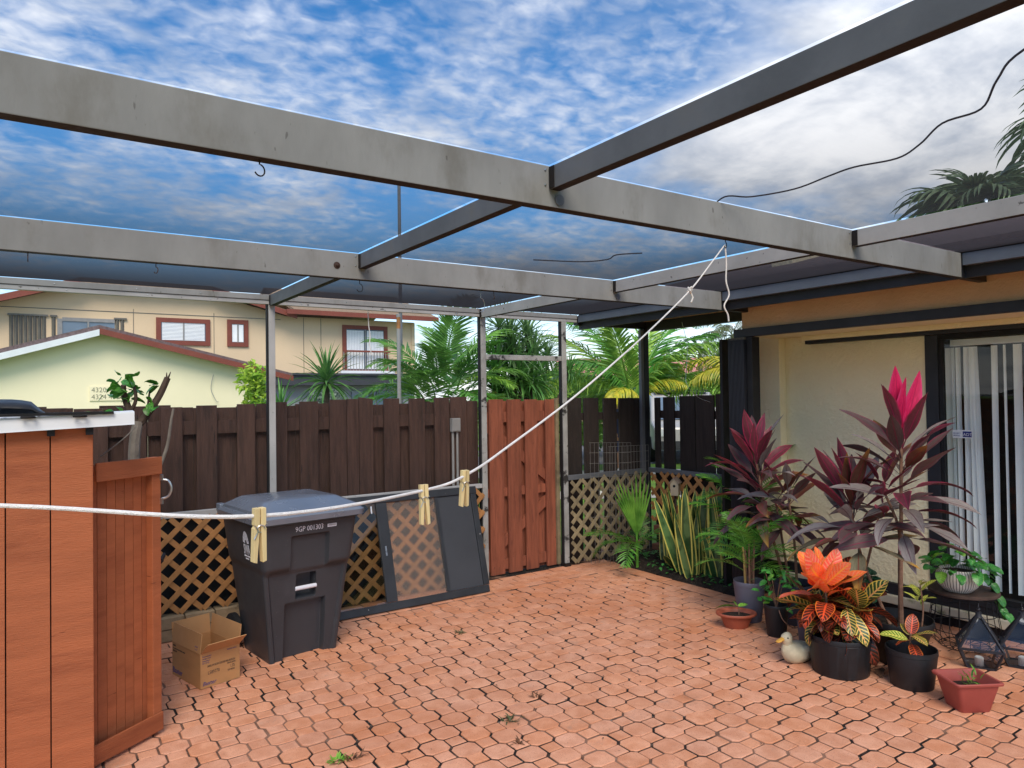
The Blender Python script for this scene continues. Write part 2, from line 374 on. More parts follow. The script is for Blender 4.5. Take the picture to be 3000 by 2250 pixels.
# ------------------------------------------------------------------ ground and patio
struct(MB().add([(-300, -300, -.06), (300, -300, -.06), (300, 300, -.06), (-300, 300, -.06)], [(0, 1, 2, 3)]).build('ground', MAT['grass_ground']))
# road and sidewalk beyond the side fence (they run across the view, north-west to south-east)
def strip(name, mat, off, w, z):
    d = Vector((.829, -.559, 0)); n = Vector((.559, .829, 0)); c = n*off
    q = [c-d*120-n*w/2, c+d*120-n*w/2, c+d*120+n*w/2, c-d*120+n*w/2]
    return struct(MB().add([(p.x, p.y, z) for p in q], [(0, 1, 2, 3)]).build(name, mat))
strip('sidewalk', MAT['concrete'], 16.4, 1.3, -.05)
strip('path', MAT['concrete'], 12.9, 1.0, -.05)
strip('road', MAT['asphalt'], 22.5, 8.0, -.05)

patio = struct(MB().box(-3, 5.74, -3, 6.25, -.2, -.0052).build('patio', MAT['joint']))
PX, PY, OX, OY = .1195, .111, 1.6635, 3.652
def oct_poly(hw, hh, c): return [(-hw+c, -hh), (hw-c, -hh), (hw, -hh+c), (hw, hh-c), (hw-c, hh), (-hw+c, hh), (-hw, hh-c), (-hw, -hh+c)]
def paver_mesh(name, poly, h=.03, b=.0034):
    m = MB(); n = len(poly)
    ins = [(x*(1-b/max(abs(x), .02)), y*(1-b/max(abs(y), .02))) for x, y in poly]
    rings = [[(x, y, -h) for x, y in poly], [(x, y, -b*.8) for x, y in poly], [(x, y, 0) for x, y in ins]]
    m.loft(rings, cap0=False); return m
g = .0053
OCT = paver_mesh('o', oct_poly(PX-.0475-g, PY-.0435-g, .0235)); SQ = paver_mesh('s', [(-.0475+g, -.0435+g), (.0475-g, -.0435+g), (.0475-g, .0435-g), (-.0475+g, .0435-g)])
OCTM = OCT.mesh('octagon_paver', MAT['paver']); SQM = SQ.mesh('square_paver', MAT['paver'])
rp = random.Random(3)
cells = []
for i in range(-40, 45):
    for j in range(-42, 32):
        x, y = OX+i*PX, OY+j*PY
        if y > 5.345 or y < -1 or x < -1.5: continue
        if x > (4.87 if y > 3.95 else 5.62): continue
        k = (i+j) % 2 == 0
        dep = x*.559+y*.829; lat = x*.829-y*.559
        vis = dep > 1.9 and abs(lat) < dep*.76
        near = 1.75/dep*2082 < 1112 and vis
        hidden = (x < .55 and y < 4.25 and lat < -.60*dep)
        cells.append((dep if near and not hidden else 99+dep, x, y, k))
cells.sort()
rest = MB()
for q, (dep, x, y, k) in enumerate(cells):
    tilt = (rp.gauss(0, .007), rp.gauss(0, .007), rp.gauss(0, .012)); z = rp.gauss(0, .0015)
    dx, dy = rp.gauss(0, .0022), rp.gauss(0, .0022)
    if q < 300 and dep < 90:
        o = inst(OCTM if k else SQM, 'paver', patio, (x+dx, y+dy, z), tilt)
    else:
        mm = Matrix.Translation((x+dx, y+dy, z)) @ Euler(tilt).to_matrix().to_4x4(); src = OCT if k else SQ
        q_ = rp.random(); rest.add([mm @ Vector(p) for p in src.v], src.f, 0, [(q_, 0)]*len(src.v))
# rectangular border bricks along the gate and the planting bed
def brick_poly(w, h): return [(-w/2+g, -h/2+g), (w/2-g, -h/2+g), (w/2-g, h/2-g), (-w/2+g, h/2-g)]
BR = paver_mesh('b', brick_poly(.2, .1)); BR2 = paver_mesh('b', brick_poly(.2, .16))
def put(src, x, y, a):
    mm = Matrix.Translation((x, y, rp.gauss(0, .0015))) @ Euler((rp.gauss(0, .006), rp.gauss(0, .006), a)).to_matrix().to_4x4()
    q_ = rp.random(); rest.add([mm @ Vector(p) for p in src.v], src.f, 0, [(q_, 0)]*len(src.v))
for r, yy in enumerate((5.438, 5.538, 5.638, 5.738)):
    for i in range(34): put(BR, -1.3+i*.2+(r % 2)*.1, yy, 0)
for r, xx in enumerate((4.955,)):
    for j in range(7): put(BR2, xx-.028, 4.06+j*.2, R(90))
o = rest.build('pavers', MAT['paver'], patio); stuff(o)
# leaf litter and grit on the pavers
lit = MB(); r_ = random.Random(19)
for i in range(260):
    x, y = r_.uniform(.3, 4.6), r_.uniform(1.9, 5.4); L = r_.choice((.004, .005, .007, .012)); a = r_.uniform(0, 6.28)
    mm = Matrix.Translation((x, y, .004)) @ Euler((r_.uniform(-.3, .3), r_.uniform(-.3, .3), a)).to_matrix().to_4x4()
    lit.add([mm @ Vector(q) for q in ((-L, 0, 0), (0, -L*.35, .001), (L, 0, .001), (0, L*.35, .001))], [(0, 1, 2), (0, 2, 3)])
tag(stuff(lit.build('leaf_litter', M('litter_brown', '#4a3626', .9, .4, 40, bump=0))), 'tiny brown leaf bits and grit scattered on the pavers', 'litter')
# planting bed soil
bed = MB(); NX, NY = 16, 40; rs = random.Random(5)
for j in range(NY+1):
    for i in range(NX+1):
        x = 5.015+(5.80-5.015)*i/NX; y = 3.99+(5.84-3.99)*j/NY
        e = min(i, 3)/3*.05*min(1, j/3)
        bed.v.append((x, y, -.003+e+rs.gauss(0, .007))); bed.uv.append((0, 0))
for j in range(NY):
    for i in range(NX): a = j*(NX+1)+i; bed.f.append((a, a+1, a+NX+2, a+NX+1)); bed.mi.append(0)
struct(bed.build('planting_bed', MAT['soil'], smooth=True))

# ------------------------------------------------------------------ screen enclosure
enc = thing('screen_enclosure', 'weathered grey metal patio screen enclosure with flat mesh roof', 'enclosure', (3.5, 5.78, 0))
G, D, B_ = MAT['frame_grey'], MAT['frame_dark'], MAT['under_rust']
def part(name, mb, mats, parent=enc, **k): return mb.build(name, mats, parent, world=True, **k)
for y in (2.055, 3.885):
    b = part('beam', MB().box(-3, 4.715, y, y+.05, 2.438, 2.588, bot=1), [G, B_], bev=.003)
    part('beam_end', MB().box(4.717, 5.055, y+.002, y+.048, 2.438, 2.585), MAT['black_trim'], b)
for x, z, y in ((1.605, 2.468, 2.0535), (3.565, 2.47, 3.8835)):
    MB().lathe([(.0, 0), (.020, 0), (.021, .003), (.0, .004)], 20).build('cap', MAT['frame_dark'], enc, world=True, loc=(x, y, z), rot=(R(90), 0, 0), smooth=True)
bo_ = MB().lathe([(.0, .012), (.007, .010), (.008, .003), (.02, .001), (.0, .0)], 14).build('rusty_bolt', MAT['rusty'], enc, world=True, loc=(1.43, 3.884, 2.508), rot=(R(90), 0, 0), smooth=True)
scr = MB().lathe([(.0, .003), (.004, .002), (.0045, 0)], 10).mesh('screw', MAT['metal'], smooth=True)
for y in (2.0540, 3.884):
    for x in (1.548, 3.508):
        for z in (2.515, 2.57): inst(scr, 'screw', enc, (x-.006, y, z), (R(90), 0, 0), world=True)
for x in (-.35, .12, .62, 1.05, 1.75, 2.2, 2.75, 3.2, 3.8, 4.3):
    inst(scr, 'screw', enc, (x, 5.7595, 2.565), (R(90), 0, 0), world=True); inst(scr, 'screw', enc, (x+.07, 5.7675, 2.528), (R(90), 0, 0), world=True)
part('header', MB().box(-3, 4.715, 5.76, 5.81, 2.545, 2.588), G, bev=.003)
part('header', MB().box(-3, 4.715, 5.768, 5.805, 2.512, 2.543), MAT['frame_mid'], bev=.002)
for x, mt in ((1.56, D), (3.52, MAT['frame_mid'])):
    for y0, y1 in ((-1.5, 2.052), (2.108, 3.882), (3.938, 5.757)):
        if x == 3.52 and y0 < 0: y0 = 0
        p = part('purlin', MB().box(x, x+.045, y0, y1, 2.500, 2.584, bot=1), [mt, B_], bev=.002)
        part('bracket', MB().box(x-.004, x-.0015, y1-.03, y1-.002, 2.502, 2.582), MAT['under_rust'], p)
for y0, y1 in ((-1.5, 2.052), (2.108, 3.882), (3.938, 5.757)):
    part('ledger', MB().box(4.72, 4.765, y0, y1, 2.512, 2.586), MAT['ledger'], bev=.002)
def post(x0, x1, y0, y1, z0, z1, m, groove=True):
    p = part('post', MB().box(x0, x1, y0, y1, z0, z1), m, bev=.003)
    if groove: part('groove', MB().box(x0-.014, x0-.001, y0+.012, y1-.006, z0, z1), MAT['black_soft'], p)
post(1.556, 1.606, 5.765, 5.815, 0, 2.511, MAT['frame_mid'])
post(-1.1, -1.05, 5.765, 5.815, 0, 2.511, MAT['frame_mid'])
post(3.535, 3.590, 5.765, 5.815, 0, 2.511, MAT['post_worn'])
post(4.510, 4.565, 5.762, 5.815, 0, 2.511, MAT['post_worn'])
post(5.675, 5.745, 5.765, 5.83, 0, 2.50, MAT['black_trim'], False)
post(5.630, 5.672, 5.768, 5.812, .9, 2.47, MAT['frame_dark'], False)
part('gate_rail', MB().box(3.592, 4.508, 5.77, 5.81, 2.105, 2.155), MAT['post_worn'], bev=.003)
part('chair_rail', MB().box(4.568, 5.673, 5.765, 5.81, .875, .925), MAT['frame_dark'], bev=.003)
part('chair_rail', MB().box(5.705, 5.748, 4.10, 5.762, .885, .935), MAT['frame_dark'], bev=.003)
part('kick_rail', MB().box(-1, 3.533, 5.768, 5.81, .885, .925), MAT['frame_mid'], bev=.003)
part('top_rail', MB().box(4.717, 5.80, 5.765, 5.83, 2.485, 2.58), MAT['black_trim'])
part('top_rail', MB().box(5.70, 5.78, 4.02, 5.76, 2.455, 2.56), MAT['black_trim'])
part('post_base', MB().box(4.50, 4.575, 5.75, 5.825, -.01, .035), MAT['metal_dark'])
rs = random.Random(11)
for x0, x1 in ((-3, 1.56), (1.605, 3.52), (3.565, 4.72)):
    for y0, y1 in ((-1.5, 2.055), (2.105, 3.885), (3.935, 5.76)):
        m = MB(); n = 10; sg = rs.uniform(.004, .012)
        for j in range(n+1):
            for i in range(n+1):
                u, v = i/n, j/n; m.v.append((x0+(x1-x0)*u, y0+(y1-y0)*v, 2.591-sg*16*u*(1-u)*v*(1-v))); m.uv.append((u, v))
        for j in range(n):
            for i in range(n): a = j*(n+1)+i; m.f.append((a, a+1, a+n+2, a+n+1)); m.mi.append(0)
        part('screen_panel', m, MAT['screen'], smooth=True)
for x0, x1, z0, z1 in ((-1.05, 1.555, .925, 2.512), (1.608, 3.533, .925, 2.512), (4.568, 5.63, .925, 2.485)):
    part('screen_panel', MB().add([(x0, 5.79, z0), (x1, 5.79, z0), (x1, 5.79, z1), (x0, 5.79, z1)], [(0, 1, 2, 3)]), MAT['screen_wall'])

# ------------------------------------------------------------------ fences and gate
def fence(name, label, boards, z0, mat, axis, pos, rails, span, back=None, base=None, rnd=None, depth=.022):
    """boards: (a, b, top) along the axis; rails: (z0, z1)"""
    f = thing(name, label, 'fence' if 'gate' not in name else 'gate', base)
    r = random.Random(len(boards)+int(base[0]*10))
    def bx(a, b, p0, p1, zz0, zz1): return MB().box(a, b, p0, p1, zz0, zz1) if axis == 'x' else MB().box(p0, p1, a, b, zz0, zz1)
    for a, b, t in boards:
        m = bx(a, b, pos, pos+depth, z0, t)
        tl = r.uniform(-.012, .012)       # uneven tops
        for i, v in enumerate(m.v):
            if v[2] == t: m.v[i] = (v[0], v[1], t+(tl if i % 4 in (0, 3) else -tl*.5))
        m.build('board', mat, f, world=True, bev=.002)
    for a, b, t in (back or []): bx(a, b, pos+depth+.042, pos+depth+.06, z0, t).build('board', mat, f, world=True)
    for q0, q1 in rails: bx(span[0], span[1], pos+depth+.001, pos+depth+.041, q0, q1).build('rail', mat, f, world=True)
    return f
bl = []; x = -1.2
while x < 1.25: bl.append((x, x+.15, 1.715+U(-.012, .012))); x += .25
bl += [(1.363-.01, 1.49, 1.719), (1.65, 1.749, 1.73), (1.856, 2.012, 1.731), (2.114, 2.264, 1.743), (2.269, 2.375, 1.747), (2.379, 2.51, 1.75), (2.616, 2.767, 1.747), (2.866, 3.024, 1.744), (3.127, 3.285, 1.748), (3.298, 3.475, 1.752), (3.48, 3.60, 1.71)]
bk = [(-1.2+i*.16, -1.2+i*.16+.157, 1.70+U(-.01, .025)) for i in range(30)]
fence('wooden_fence', 'dark brown shadowbox fence with overlapping boards behind the trash cart', bl, -.05, MAT['fence'], 'x', 5.95, ((1.49, 1.595), (.75, .85), (.1, .2)), (-1.2, 3.6), bk, (1, 5.96, 0))
gt = fence('wooden_gate', 'red brown board gate with diagonal braces between two grey posts', [(3.674, 3.838, 1.722), (3.888, 4.048, 1.719), (4.100, 4.252, 1.716), (4.356, 4.488, 1.713)], .01, MAT['gate'], 'x', 5.86, ((1.496, 1.598), (.764, .848), (.05, .147)), (3.60, 4.505), [(3.60, 3.73, 1.70), (3.79, 3.95, 1.705), (4.0, 4.16, 1.70), (4.21, 4.41, 1.705), (4.43, 4.506, 1.70)], (4.05, 5.87, 0))
for a, b in (((3.64, 5.903, 1.47), (4.46, 5.903, .87)), ((3.64, 5.903, .17), (4.46, 5.903, .74))):
    MB().bar(a, b, .036, .09).build('brace', MAT['gate'], gt, world=True)
MB().box(4.507, 4.509, 5.85, 5.95, 0, 1.72).build('jamb', MAT['lath_tan'], gt, world=True)
MB().box(4.466, 4.506, 5.830, 5.855, .02, 1.725).build('jamb', MAT['lath_old'], gt, world=True)
fence('slat_fence', 'near black slat fence with narrow gaps between gate post and corner post', [(4.60, 4.833, 1.724), (4.871, 5.073, 1.721), (5.145, 5.333, 1.717), (5.374, 5.583, 1.714), (5.589, 5.74, 1.712)], -.03, MAT['fence_dark'], 'x', 5.86, ((1.482, 1.562), (.80, .88)), (4.58, 5.76), None, (5.2, 5.87, 0))
fence('side_fence', 'near black slat fence with see-through gaps running from corner post to the house', [(5.671, 5.75, 1.712), (5.455, 5.616, 1.717), (5.16, 5.374, 1.727), (4.905, 5.149, 1.733), (4.654, 4.883, 1.742), (4.43, 4.645, 1.74), (4.2, 4.425, 1.745)], -.03, MAT['fence_dark'], 'y', 5.80, ((1.483, 1.568), (.80, .885)), (4.2, 5.75), None, (5.81, 5.0, 0))

# ------------------------------------------------------------------ lattice panels
def lattice(name, label, a0, a1, z0, z1, pos, axis, mat, pitch, w=.038, t=.007, phase=0., side=-1, ragged=0.):
    f = thing(name, label, 'lattice', ((a0+a1)/2, pos, 0) if axis == 'x' else (pos, (a0+a1)/2, 0))
    for s in (0, 1):
        k = -int((z1-z0)/pitch)-2
        while True:
            c = a0+phase+k*pitch; k += 1
            if c > a1+(z1-z0) + pitch: break
            # line: a = c + (z-z0) (s=0) or a = c - (z-z0) (s=1)
            pts = []
            lo, hi = z0, z1-random.uniform(0, ragged)
            za, zb = (max(lo, z0+a0-c), min(hi, z0+a1-c)) if s == 0 else (max(lo, z0+c-a1), min(hi, z0+c-a0))
            if zb-za < .03: continue
            A = (c+(za-z0)*(1 if s == 0 else -1), za); B = (c+(zb-z0)*(1 if s == 0 else -1), zb)
            p = pos+(0 if s else side*(t+.0008))
            q = [(A[0], p, A[1]), (B[0], p, B[1])] if axis == 'x' else [(p, A[0], A[1]), (p, B[0], B[1])]
            MB().bar(q[0], q[1], t, w, upv=(0, 1, 0) if axis == 'x' else (1, 0, 0)).build('lath', mat, f, world=True) if False else \
                MB().bar(q[0], q[1], w, t, upv=(0, 1, 0) if axis == 'x' else (1, 0, 0)).build('lath', mat, f, world=True)
            if k > 400: break
    return f
lt = lattice('lattice_panel', 'tan diagonal lattice panel under the rail behind the trash cart', -.4, 1.42, .19, .885, 5.755, 'x', MAT['lath_tan'], .158, phase=.03)
lt2 = lattice('lattice_panel', 'tan diagonal lattice panel reaching the pavers behind the leaning glazed door', 1.425, 3.53, .02, .885, 5.755, 'x', MAT['lath_tan'], .158, phase=.03)
MB().box(-.4, 3.53, 5.84, 5.846, .0, .88).build('shade_sheet', MAT['black_soft'], lt, world=True)  # black sheet added to stand in for shade on the fence behind the lattice
lattice('lattice_panel', 'grey weathered lattice panel right of the gate post', 4.585, 5.66, .03, .90, 5.745, 'x', MAT['lath_old'], .155, phase=.06, ragged=.03)
lattice('lattice_panel', 'tan lattice panel under the side rail behind the snake plants', 4.2, 5.70, .36, .905, 5.69, 'y', MAT['lath_tan'], .16, phase=.02, ragged=.05)
# low curb of tan blocks under the left lattice
cw = thing('block_curb', 'low curb of tan concrete blocks below the lattice behind the cardboard box', 'curb', (1.2, 5.76, 0))
r = random.Random(2); x = -.4
while x < 1.25:
    for k in range(2): MB().box(x+.004+(k*.06), x+.206+(k*.06), 5.70+r.uniform(0, .015), 5.83, k*.09+.002, k*.09+.088).build('block', MAT['tanblock'], cw, world=True, bev=.006)
    x += .21
rw = thing('block_wall', 'stacked brown retaining blocks at the back of the planting bed', 'wall', (5.72, 4.9, 0))
for k in range(3):
    y = 4.25+(k % 2)*.12
    while y < 5.55:
        MB().box(5.66+r.uniform(0, .02)+k*.01, 5.77, y+.004, y+.236, k*.10+.01, k*.10+.106).build('block', MAT['brick'] if y > 4.8 else MAT['tanblock'], rw, world=True, bev=.008); y += .24

# ------------------------------------------------------------------ our house on the right
hs = thing('house', 'cream stucco house wall with sliding glass door and black trim beside the patio', 'house', (5.9, 2, 0))
def hp(name, mb, mats, parent=hs, **k): return mb.build(name, mats, parent, world=True, **k)
XW = 5.65
hp('wall', MB().box(XW, XW+.2, 2.735, 3.95, .235, 2.30), MAT['stucco'])
hp('pilaster', MB().box(XW-.09, XW+.2, 3.952, 4.24, .235, 2.30), MAT['stucco'])
hp('wall_end', MB().box(XW+.205, 12.5, 4.0, 4.22, -.05, 3.2), MAT['stucco'])
hp('wall_base', MB().box(XW-.03, XW+.19, -3, 4.22, .145, .232), MAT['black_trim'])
hp('sill', MB().box(XW-.055, XW+.19, -3, 4.0, .075, .143), MAT['sill'], bev=.006)
hp('footing', MB().box(XW-.02, XW+.19, -3, 4.2, -.1, .073), MAT['black_soft'])
hp('soffit', MB().box(5.085, XW+.2, -3, 4.02, 2.238, 2.30), MAT['stucco'])
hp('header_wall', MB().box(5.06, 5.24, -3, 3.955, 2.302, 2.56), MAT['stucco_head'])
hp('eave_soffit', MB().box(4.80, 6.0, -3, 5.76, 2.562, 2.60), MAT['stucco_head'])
hp('shutter_track', MB().box(5.025, 5.083, -3, 4.02, 2.228, 2.298), MAT['black_trim'], bev=.003)
hp('fascia', MB().box(4.767, 4.798, -3, 5.80, 2.44, 2.62), MAT['black_trim'])
hp('lintel', MB().box(XW-.10, XW-.002, -3, 3.72, 2.198, 2.237), MAT['stucco'])
hp('head_rail', MB().box(XW-.075, XW-.003, -3, 3.70, 2.166, 2.196), MAT['black_trim'])
roof = hp('roof', MB().prism([(4.70, 2.602), (4.70, 2.66), (13.0, 4.735), (13.0, 4.66)], 'y', -4, 5.86), MAT['shingle'])
door = hp('sliding_door', MB().box(XW-.01, XW+.05, 2.640, 2.733, .233, 2.165), MAT['black_trim'], bev=.003)
hp('frame', MB().box(XW-.01, XW+.05, -3, 2.638, .233, .275).box(XW-.01, XW+.05, -3, 2.638, 2.13, 2.165).box(XW+.0, XW+.045, 2.612, 2.638, .277, 2.128), MAT['black_soft'], door)
hp('glass_pane', MB().add([(XW+.02, -3, .277), (XW+.02, 2.611, .277), (XW+.02, 2.611, 2.128), (XW+.02, -3, 2.128)], [(0, 1, 2, 3)]), MAT['glass'], door)
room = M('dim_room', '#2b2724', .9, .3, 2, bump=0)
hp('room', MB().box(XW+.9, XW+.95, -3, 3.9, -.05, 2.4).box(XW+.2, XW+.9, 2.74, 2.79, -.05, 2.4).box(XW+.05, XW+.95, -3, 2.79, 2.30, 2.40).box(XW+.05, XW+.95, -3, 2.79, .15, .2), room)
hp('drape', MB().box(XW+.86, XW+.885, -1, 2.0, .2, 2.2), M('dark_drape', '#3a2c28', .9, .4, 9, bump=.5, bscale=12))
bl = hp('blind_rail', MB().box(XW+.10, XW+.16, -3, 2.6, 2.08, 2.128), MAT['blind'])
slats = [(2.709-.09, .072, 0, 0), (2.60, .010, 0, 0), (2.56, .036, 0, 0), (2.549-.04, .040, 0, .2), (2.46, .042, 12, -.1), (2.405, .050, 0, -1.5), (2.325, .040, 8, .3), (2.250, .018, 0, .0), (2.175, .055, 0, .2), (2.08, .05, 0, 0), (1.97, .06, 0, 0), (1.85, .06, 0, 0), (1.7, .06, 0, 0)]
for y, w, a, lean in slats:
    w *= 1.0
    m = MB(); n = 5
    for j in range(2):
        for i in range(n):
            u = (i/(n-1)-.5)*w; m.v.append((.010*(1-(2*i/(n-1)-1)**2), u, j*1.78)); m.uv.append((0, 0))
    for i in range(n-1): m.f.append((i, i+1, n+i+1, n+i)); m.mi.append(0)
    m.build('blind_slat', MAT['blind'], bl, smooth=True, loc=(XW+.13, y, .29), rot=(R(lean), 0, R(a)))
    bpy.context.view_layer.update()
# folded accordion shutter
sh = thing('accordion_shutter', 'black accordion storm shutter folded against the stucco wall corner', 'shutter', (5.07, 3.95, 0))
for k in range(12):
    y = 3.900+k*.0138
    MB().box(5.0, 5.14, y, y+.0075, .15, 2.222).build('blade', MAT['black_trim'], sh, world=True)
MB().box(5.03, 5.13, 3.835, 3.893, .15, 2.225).build('jamb', MAT['black_soft'], sh, world=True, bev=.003)
MB().box(5.0, 5.14, 3.898, 4.06, 2.205, 2.224).build('hanger', MAT['shutter_grey'], sh, world=True)
MB().box(5.01, 5.13, 3.84, 4.06, .0, .148).build('foot_track', MAT['black_soft'], sh, world=True)
MB().box(5.145, XW-.01, 4.245, 4.275, .0, 2.236).build('side_panel', MAT['black_soft'], sh, world=True)
st = tag(MB().box(XW+.0175, XW+.0185, 2.425, 2.560, 1.395, 1.455).build('door_sticker', MAT['white']), 'small white and blue security sticker on the sliding door glass', 'sticker')
MB().box(XW+.0160, XW+.0170, 2.430, 2.490, 1.403, 1.445).build('blue_field', MAT['ink_blue'], st)
text('ADT', .03, MAT['print_white'], st, frame((XW+.015, 2.487, 1.412), (0, -1, 0), (0, 0, 1)))
text('SECURITY', .014, MAT['ink_blue'], st, frame((XW+.0165, 2.555, 1.425), (0, -1, 0), (0, 0, 1)), .8)
text('SERVICES', .014, MAT['ink_blue'], st, frame((XW+.0165, 2.555, 1.408), (0, -1, 0), (0, 0, 1)), .8)
# ------------------------------------------------------------------ shed with its open door
shed = thing('garden_shed', 'orange brown wooden shed of wide vertical planks with white roof edging', 'shed', (-.6, 4.4, 0))
SH = MAT['shed']; YS = 3.85
xs = [.232, .0625, -.104, -.275, -.45, -.62, -.79]
for a, b in zip(xs[1:], xs):
    MB().box(a+.0025, b-.0025, YS, YS+.025, .02, 1.638).build('plank', SH, shed, world=True, bev=.002)
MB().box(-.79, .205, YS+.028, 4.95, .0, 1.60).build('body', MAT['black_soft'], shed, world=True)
MB().box(.207, .232, YS+.027, YS+.10, .02, 1.62).build('corner_post', SH, shed, world=True)
MB().box(.207, .230, 4.40, 4.95, .02, 1.62).build('side_wall', SH, shed, world=True)
# roof deck and bent white flashing
rf = MB().box(-1.0, .39, YS-.04, 5.05, 1.655, 1.675).build('roof', MAT['white'], shed, world=True)
m = MB(); zs = lambda x: 1.622+(x+.12)*.040
pr = [(-.055, 0), (-.050, .0), (-.048, .008), (-.048, .062), (.03, .066), (.03, .060), (-.052, .056), (-.054, .008)]
m.loft([[(x, YS+u, zs(x)+v) for u, v in pr] for x in (-1.0, -.12, .15, .397)])
m.build('flashing', MAT['white'], shed, world=True)
for x in (-.9, -.35, .05, .2):
    MB().box(x, x+.03, YS-.03, YS+.02, 1.60, 1.652).build('bracket', MAT['black_soft'], shed, world=True)
# open door, hinged at the shed corner and swung towards the patio
ang = math.atan2(4.166-3.905, .565-.200)
dr = MB(); Wd = .449
door_o = dr.box(0, .055, -.0, .045, .02, 1.455).build('door', SH, shed, loc=(.195+.6, 3.93-4.4, 0), rot=(0, 0, ang), bev=.003)
def dp(name, mb, mat=SH, **k): return mb.build(name, mat, door_o, **k)
dp('stile', MB().box(Wd-.055, Wd, 0, .045, .02, 1.455), bev=.003)
dp('rail', MB().box(.06, Wd, -.012, -.001, 1.365, 1.457), bev=.003)
dp('rail', MB().box(.0, Wd-.0, -.012, -.001, .02, .115), bev=.003)
x = .056
while x < Wd-.056:
    w = min(.052, Wd-.05-x)
    dp('panel_board', MB().box(x+.0015, x+w-.0015, .046, .060, .03, 1.44)); x += .052
hd = dp('handle', MB().tube(smooth_path([(Wd+.004, -.004, 1.335), (Wd+.022, -.030, 1.325), (Wd+.032, -.040, 1.285), (Wd+.022, -.030, 1.245), (Wd+.004, -.004, 1.232)], 5), .0065, 8), MAT['metal'], smooth=True)
MB().box(Wd-.006, Wd+.004, -.0145, .0, 1.33, 1.36).box(Wd-.006, Wd+.004, -.0145, 0, 1.205, 1.235).build('plate', MAT['metal'], hd)
dp('latch', MB().bar((Wd+.001, 0, .905), (Wd+.05, .03, .925), .012, .02), MAT['black_soft'])
# things lying on the shed roof
tp = MB(); n = 26
for j in range(7):
    for i in range(n+1):
        u = i/n; v = j/6; x = -.95+u*1.02; y = 3.92+v*.55
        h = (.082*math.exp(-((u-.72)/.30)**4)+.012*math.sin(u*13+v*4)*(1-u)+.006)*math.sin(math.pi*min(1, .12+v*.88))**.6
        tp.v.append((x, y+.02*math.sin(u*9), 1.685+max(.002, h)*(1 if u < .93 else (1-u)/.07))); tp.uv.append((0, 0))
for j in range(6):
    for i in range(n): a = j*(n+1)+i; tp.f.append((a, a+1, a+n+2, a+n+1)); tp.mi.append(0)
o = tp.build('black_tarp', MAT['tarp'], smooth=True, sharp=60); so = o.modifiers.new('s', 'SOLIDIFY'); so.thickness = .006
tag(o, 'crumpled black plastic sheet lying on the shed roof', 'tarp')
gr = thing('plastic_grate', 'black plastic grate with loop tabs lying on the shed roof edge', 'grate', (-.2, 3.86, 1.69))
m = MB()
for k in range(15): x = -.62+k*.064; m.bar((x, 3.815, 1.697), (x, 4.15, 1.70), .008, .008)
for k in range(7): y = 3.815+k*.055; m.bar((-.65, y, 1.699), (.30, y, 1.699), .008, .009)
m.build('grid', MAT['black_soft'], gr, world=True)
MB().bar((-.68, 3.795, 1.694), (.31, 3.795, 1.701), .026, .012).build('rim', MAT['rubber'], gr, world=True)
for x in (-.02, .175):
    m = MB(); rg = []
    for k in range(17):
        a = 2*math.pi*k/16; rg.append((x+.024*math.cos(a), 3.775+.016*math.sin(a)-.004, 1.688))
    m.tube(rg, .0055, 6); m.build('tab', MAT['rubber'], gr, world=True, smooth=True)

# ------------------------------------------------------------------ trash cart
can = thing('trash_cart', 'dark grey wheeled trash cart with hinged lid and white code lettering', 'trash cart', (1.500, 5.075, 0), R(7))
def can_ab(z): t = z/.97; return .252+.105*t, .262+.098*t
def sstep(z, a, b): t = max(0, min(1, (z-a)/(b-a))); return t*t*(3-2*t)
def front_in(x, z):
    ax = abs(x)
    lobe = .050*(1-sstep(z, .585, .645))
    cen = 1-sstep(ax, .124, .138)
    d = lobe
    if z < .86: d = max(d, .034*cen*(1-sstep(z, .83, .85)))
    low = 1-sstep(ax, .136, .152)
    d = max(d, (.050+.052)*low*(1-sstep(z, .375, .40)))
    inner = (1-sstep(ax, .064, .076))
    d = max(d, .135*inner*(1-sstep(z, .555, .585))*sstep(z, .40, .42)) if z > .39 else d
    return d
zsr = sorted(set([0, .02, .05, .1, .16, .22, .28, .33, .36, .372, .38, .388, .396, .404, .412, .42, .43, .45, .48, .51, .54, .552, .56, .568, .576, .584, .594, .604, .614, .624, .634, .645, .66, .7, .75, .8, .826, .832, .838, .844, .85, .858, .88, .92, .965]))
xf = [-.30, -.24, -.197, -.18, -.165, -.153, -.148, -.143, -.138, -.133, -.128, -.123, -.11, -.09, -.077, -.073, -.069, -.065, -.058, -.03, 0]
xf = xf+[-q for q in xf[-2::-1]]
rings = []
